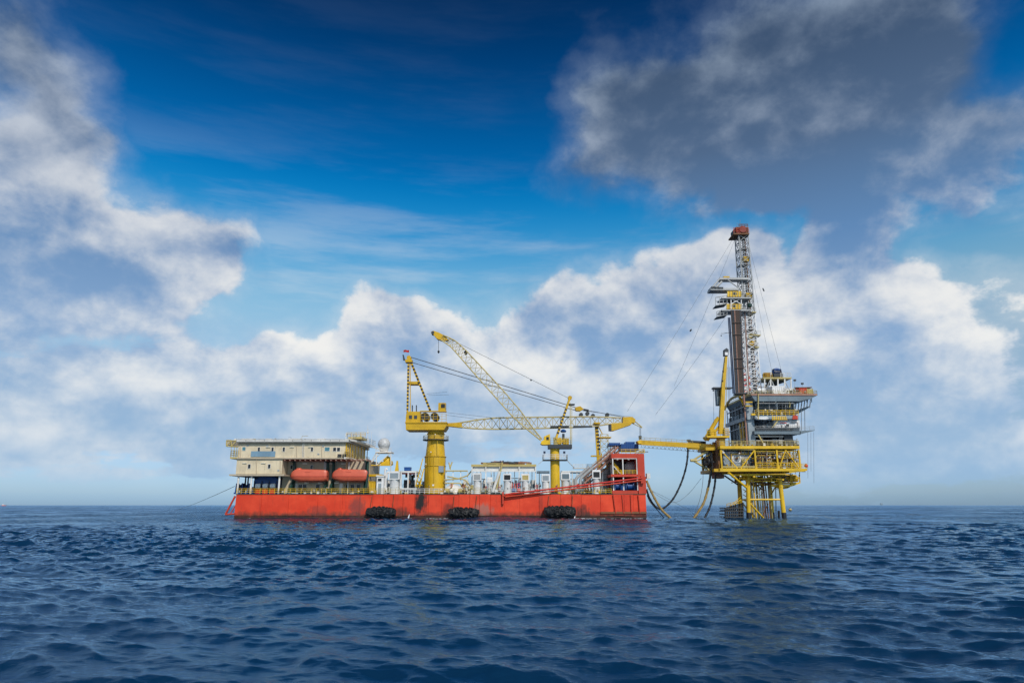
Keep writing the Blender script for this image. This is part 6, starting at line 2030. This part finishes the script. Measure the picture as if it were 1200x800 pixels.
# inner ladder, standpipes and guide rails
for f0, mt, r in ((.22, 'mast_steel', .12), (.5, 'dark_steel', .2), (.72, 'rust_brown', .14)):
    a, b = lerp(st[0][0], st[0][1], f0) + V(0, .8, 0), lerp(st[-1][0], st[-1][1], f0) + V(0, .8, 0)
    tube('standpipe', mt, dk, a, b, r, n=7)
for k in range(9):
    py = 290 + k * 19
    l, r, d = face(py)
    m = MB().box(W(l, py, MY).x + .1, W(r, py, MY).x - .1, MY + .3, MY + d - .3, W(0, py, MY).z - .08, W(0, py, MY).z).build('rest_platform', 'mast_steel', dk)
for py, c_ in ((303, 'yellow_paint'), (346, 'yellow_paint'), (393, 'pale_yellow'), (402, 'yellow_paint')):
    l, r, d = face(py)
    pbox('cabinet', c_, dk, l + 4, py - 3, r - 1, py + 3, MY + .4, 1.2)
# crown block
cr = pbox('crown_frame', 'rust_brown', dk, 862.4, 266, 876.8, 273.4, MY - .3, 3.4)
MB().lathe(W(870.6, 268.4, MY - .6), [(.9, 0), (.9, .3), (.7, .35), (.7, 1.8), (.9, 1.9), (.9, 2.2)], 16, (0, 1, 0)).build('crown_sheave', 'crown_red', dk, True)
MB().lathe(W(866.0, 270.4, MY - .4), [(.7, 0), (.7, 2.2)], 14, (0, 1, 0)).build('crown_sheave', 'crown_red', dk, True)
pbox('crown_box', 'black_paint', dk, 859.6, 269.4, 863.4, 275.2, MY, 2.2)
pbox('crown_platform', 'rust_brown', dk, 859.6, 273.2, 878.2, 274.6, MY - .6, 4.2)
railing(dk, [W(860, 273, MY - .5), W(877.8, 273, MY - .5)], 1.4, .8, 'red_paint', .06)
railing(dk, [W(866, 266, MY), W(876.6, 266, MY)], .8, .7, 'rust_brown', .06)
for px, t in ((867.2, 257), (863.8, 261)):
    tube('lightning_rod', 'wire', dk, W(px, 266, MY), W(px, t, MY), .04, n=5)
# red and white bands at the foot
for k in range(7):
    py = 438 + k * 3.4
    l, r, d = face(py)
    MB().bar(W(l - 6, py, MY - .25), W(l - 3.0, py + .2, MY - .25), .3, .42).build('red_band', 'bright_red' if k % 2 == 0 else 'clean_white', dk)
    MB().bar(W(l - 2, py + 1, MY - .3), W(l + 1.4, py + 1.2, MY - .3), .3, .36).build('red_band', 'bright_red' if k % 2 else 'clean_white', dk)
for dx in (-7.0, -1.8):
    l0, _, _ = face(392)
    l1, _, _ = face(461)
    tube('guide_rail', 'clean_white' if dx > -3 else 'yellow_paint', dk, W(l0 + dx, 392, MY - .5), W(l1 + dx, 461, MY - .5), .14, n=7)
for k in range(18):
    f = k / 18
    py, py2 = lerp(366, 461, f), lerp(366, 461, (k + 1) / 18)
    a, b = face(py)[0], face(py2)[0]
    tube('hoist_lacing', 'pink_brown' if k % 3 == 0 else 'clean_white', dk, W(a - 7, py, MY - .4), W(b - 1.5, py2, MY - .4), .08, n=5)
    tube('hoist_lacing', 'clean_white', dk, W(a - 1.5, py, MY - .4), W(b - 7, py2, MY - .4), .08, n=5)
tube('standpipe', 'pink_brown', dk, W(872.8, 366, MY - .6), W(878, 460, MY - .6), .12, n=7)
MB().bar(W(864.6, 440.4, MY - 1.6), W(871.2, 437.6, MY - 1.6), .3, .45).build('red_arm', 'bright_red', dk)
MB().lathe(W(878.6, 360, MY - .6), [(.3, 0), (.55, .2), (.55, .8), (.3, 1.0)], 12).build('green_winch', 'dark_green', dk, True)
# right-hand lower platforms
for py, w_ in ((365, 4), (392, 7), (406, 4)):
    r = face(py)[1]
    p_ = pbox('side_platform', 'pale_yellow', dk, r - 3, py, r + w_ - 2, py + 1.2, MY - .4, 3)
    railing(p_, [W(r - 3, py, MY - .3), W(r + w_ - 2, py, MY - .3)], 1.0, .8, 'white_paint', .05)
# monkey board and fingerboards on the left
mb_ = pbox('upper_beam', 'mast_steel', dk, 843.5, 325.2, 877.5, 327.4, MY - .8, 2.2)
for a, b, r in (((843.5, 326.5), (834.2, 337.6), .22), ((852, 327.4), (868, 339), .16), ((846, 330), (838, 338), .3)):
    tube('board_strut', 'mast_steel', dk, W(*a, MY - .6), W(*b, MY - .6), r, n=7)
    tube('board_strut', 'mast_steel', dk, W(*a, MY + 1.0), W(*b, MY + 1.0), r, n=7)
pbox('finger_board', 'mast_steel', dk, 832.8, 337.4, 866, 339.8, MY - 1, 3)
for k in range(9):
    pbox('finger', 'dark_steel', dk, 834 + k * 1.6, 335.4 + .1 * k, 834.8 + k * 1.6, 338, MY - 1.2, 3.2)
pbox('winch', 'yellow_paint', dk, 848, 323.6, 855, 325.2, MY - .5, 1)
for py0, py1, x0, x1, c_ in ((341.2, 347.6, 852.4, 868.6, 'bright_yellow'), (356.0, 362.0, 851.6, 869.0, 'yellow_paint')):
    bk = MB().pbox(x0, py0, x1, py1, MY - 1.4, .12).pbox(x0, py1 - .8, x1, py1, MY - 1.2, 3).build('basket', c_, dk)
    for k in range(6):
        px = lerp(x0, x1, k / 5)
        MB().bar(W(px, py0, MY - 1.5), W(px, py1, MY - 1.5), .14, .14).build('basket_post', 'pale_yellow', bk)
    pbox('opening_shade', 'dark_steel', bk, x0 + 6, py0 + 1, x0 + 11, py1 - 2.2, MY - 1.47, .05)  # no hole in the basket: a dark plate paints the shade of one
for py in (348.2, 362.6):
    pbox('board', 'mast_steel', dk, 846, py, 880, py + 1.4, MY - 1.8, 4)
pbox('shade_block', 'dark_steel', dk, 857, 350, 868.5, 356, MY - .6, 2)  # dark solid between the boards, standing in for the shade there
for a, b in (((857, 350), (868, 356)), ((868, 350), (857, 356))):
    tube('cross_brace', 'clean_white', dk, W(*a, MY - 1.3), W(*b, MY - 1.3), .12, n=6)
for px in (856.6, 868.6):
    tube('board_post', 'clean_white', dk, W(px, 349, MY - 1.4), W(px, 362, MY - 1.4), .14, n=6)
for py0, py1, x0 in ((343.6, 358, 838.6), (360.0, 371, 840.0)):
    for Y in (MY - 1.4, MY + 1.0):
        for k in range(4):
            px = lerp(x0, 852, k / 3)
            d = 2.6 * k / 3
            tube('cage_post', 'mast_steel', dk, W(px, py0 + 5 - d, Y), W(px, py1 - d, Y), .09, n=5)
        for q in (0, .5, 1):
            tube('cage_rail', 'mast_steel', dk, W(x0, lerp(py0 + 5, py1, q), Y), W(852, lerp(py0 + 5, py1, q) - 2.6, Y), .1, n=5)
    MB().pprism([(x0, py1), (852, py1 - 2.6), (852, py1 - 1.6), (x0, py1 + .8)], MY - 1.5, 2.6).build('cage_floor', 'dark_steel', dk)
tube('hook_arm', 'mast_steel', dk, W(845, 390.8, MY - 1.2), W(858, 389.4, MY - 1.2), .07, n=6)
MB().ball(W(845.2, 393.2, MY - 1.2), .16, 8, 6).build('hook_ball', 'black_paint', dk, True)

# racked drill pipe
dp_ = thing('drill_pipe_rack', 'dark brown bundle of racked drill pipe standing left of the derrick', 'drill pipe', W(866, 462, 161))
n = 0
for row, Y in enumerate((160.6, 161.1)):
    for k in range(9):
        f = (k + .5 * row) / 9
        a, b = W(lerp(856.8, 868.4, f), 363.5, Y), W(lerp(862.6, 872.4, f), 462, Y)
        tube('pipe', ('pipe_brown', 'pipe_brown', 'pink_brown', 'dark_steel', 'pipe_brown', 'pipe_brown', 'dark_steel')[(k * 3 + row) % 7], dp_, a, b, .155, n=8)
for px, px2, r in ((853.4, 859.0, .12), (855.0, 860.6, .17)):
    tube('stand_pipe', 'navy_paint', dp_, W(px, 372, 160.4), W(px2, 461, 160.4), r, n=8)
for py in (378, 392, 420, 431):
    f = (py - 363.5) / 98.5
    MB().bar(W(lerp(856, 862, f), py, 160.3), W(lerp(869, 873, f), py - .3, 160.3), .12, .14).build('strap', 'pipe_brown', dp_)
MB().bar(W(861, 461.6, 160.9), W(874, 461.6, 160.9), 2.4, .25).build('set_back', 'dark_steel', dp_)

# guy wires
for i, (a, b, Y1, lab) in enumerate((((860.5, 277), (735, 482), 168, 'left guy wire falling from the derrick crown behind the barge crane'), ((861, 281), (790, 452), 172, 'second left guy wire falling steeply from the derrick crown'), ((877, 284), (921, 455), 168, 'right guy wire from the derrick crown to the drill floor'), ((879, 310), (905, 437), 166, 'short right guy wire falling close beside the derrick'), ((850, 372), (768, 486), 168, 'lower guy wire falling left from the racked pipe'))):
    t = tag(path('guy_wire', 'wire', None, sag(W(*a, 164), W(*b, Y1), .4, 10), .028, 5), lab, 'wire', 'guy wires of the derrick')
tag(MB().lathe(W(808.4, 388.4, 166), [(.06, 0), (.2, .2), (.2, .6), (.06, .8)], 8, (.6, 0, .8)).build('wire_clamp', 'dark_steel', None, True), 'small dark clamp on the left guy wire', 'clamp')
tag(MB().lathe(W(895.6, 341.6, 166), [(.06, 0), (.16, .2), (.16, .8), (.06, 1.0)], 8, (-.3, 0, .9)).build('wire_clamp', 'dark_steel', None, True), 'small dark clamp on the right guy wire', 'clamp')
for px, b in ((946.6, 560), (950.2, 552), (953.6, 566)):
    tag(tube('hanging_rope', 'wire', None, W(px, 506, SY + 3), W(px + .2, b, SY + 3), .03, n=5), {946.6: 'left', 950.2: 'middle', 953.6: 'right'}[px] + ' thin rope hanging below the right outrigger deck', 'rope', 'ropes under the outrigger deck')

# ================================================================ hoses between barge, bridge and platform
def hose(pts, Y, r, mat, label):
    n = len(pts)
    ys = [lerp(Y[0], Y[1], i / (n - 1)) for i in range(n)]
    cv = spline([W(a, b, y) for (a, b), y in zip(pts, ys)], 8)
    rr = [r * (1.28 if r > .15 and i % 5 == 0 else 1.0) for i in range(len(cv))]      # couplings along the hose
    return tag(path('hose', mat, None, cv, rr, 9), label, 'hose', 'hoses over the water')


hose([(806, 524), (806, 532), (804.4, 545), (801, 558), (796, 571), (789, 584), (780.6, 593), (774, 596), (767, 592), (761, 583), (757.6, 573)], (162.6, 161), .21, 'hose_black', 'black hose looping down from the gangway to the barge bow')
hose([(757.8, 563), (762, 573), (768, 585), (775.6, 597), (785, 606), (789, 610.6)], (161, 158.6), .26, 'hose_yellow', 'yellowish hose falling from the barge bow into the sea')
hose([(758.2, 580), (762, 588), (770, 597), (777, 605), (781, 611)], (161.4, 159.6), .09, 'hose_black', 'thin dark line falling from the barge bow into the sea')
hose([(833, 545), (832, 560), (829, 575), (824.6, 589), (818, 600), (812.6, 607.6), (810, 611)], (160, 159), .26, 'hose_yellow', 'yellowish hose falling from the platform into the sea')
hose([(838.6, 556), (837.6, 568), (835, 582), (831.4, 595), (826.6, 605), (824, 611)], (161, 159.6), .22, 'hose_black', 'black hose falling from the platform into the sea right of the yellowish one')
hose([(833.6, 530), (834.6, 545), (833, 556), (830.4, 570)], (159, 159.4), .2, 'hose_black', 'black hose hanging from the platform end above the yellowish hose')
hose([(824, 548), (823.5, 565), (820.6, 583), (816, 597), (811, 611)], (160.6, 160), .05, 'wire', 'thin grey line hanging left of the platform hoses')
hose([(758, 569), (772, 581), (790, 588.4), (806, 579), (822, 560)], (163, 166), .035, 'wire', 'thin wire sagging between the bow and the platform')
hose([(758, 572), (775, 580), (792, 589), (812, 601), (818, 611)], (164, 168), .03, 'wire', 'thin wire running from the bow down to the sea')

# ================================================================ buoy and far-off things
by = thing('mooring_buoy', 'small round yellow-brown buoy floating right of the platform legs', 'buoy', W(926, 598, 400))
c = W(926, 597.0, 330)
by.location = c
MB().ball(c, .78, 14, 9, (1, 1, .85)).build('float', 'pale_yellow', by, True)
MB().torus(c, .76, .09, (0, 0, 1), 16, 6).build('band', 'rust_brown', by, True)
tube('ring_post', 'dark_steel', by, c + V(0, 0, .6), c + V(0, 0, 1.1), .09, n=6)


def far_rig(px, Y, s, label):
    x = W(px, 591, Y).x
    t = thing('distant_platform', label, 'platform', (x, Y, 0), 'platforms on the horizon')
    for dx in (-.5, .5):
        for dy in (-.5, .5):
            tube('leg', 'steel_grey', t, (x + dx * 18 * s, Y + dy * 18 * s, -2), (x + dx * 14 * s, Y + dy * 14 * s, 14 * s), 1.0 * s, n=6)
    MB().box(x - 11 * s, x + 11 * s, Y - 10 * s, Y + 10 * s, 14 * s, 16 * s).build('deck', 'steel_grey', t)
    MB().box(x - 8 * s, x + 6 * s, Y - 7 * s, Y + 7 * s, 16 * s, 22 * s).build('module', 'light_steel', t)
    tube('mast', 'steel_grey', t, (x + 7 * s, Y, 16 * s), (x + 7 * s, Y, 36 * s), .8 * s, .3 * s, 6)


far_rig(1033, 5200, .75, 'tiny grey platform on the horizon right of the derrick')
far_rig(1077, 5600, .30, 'smallest speck of a platform on the far right horizon')
ws = thing('distant_vessel', 'tiny pale reddish vessel on the horizon at the left edge', 'boat', W(4.5, 592, 3000))
x = W(4.5, 592, 3000).x
ws.location = (x, 3000, 0)
MB().prism([(x - 8, 0), (x + 8, 0), (x + 10, 2.6), (x - 9, 2.6)], 5, 'y', 2998).build('hull', 'red_paint', ws)
MB().box(x - 6, x - 1, 2999, 3002, 2.6, 6.5).build('wheelhouse', 'clean_white', ws)
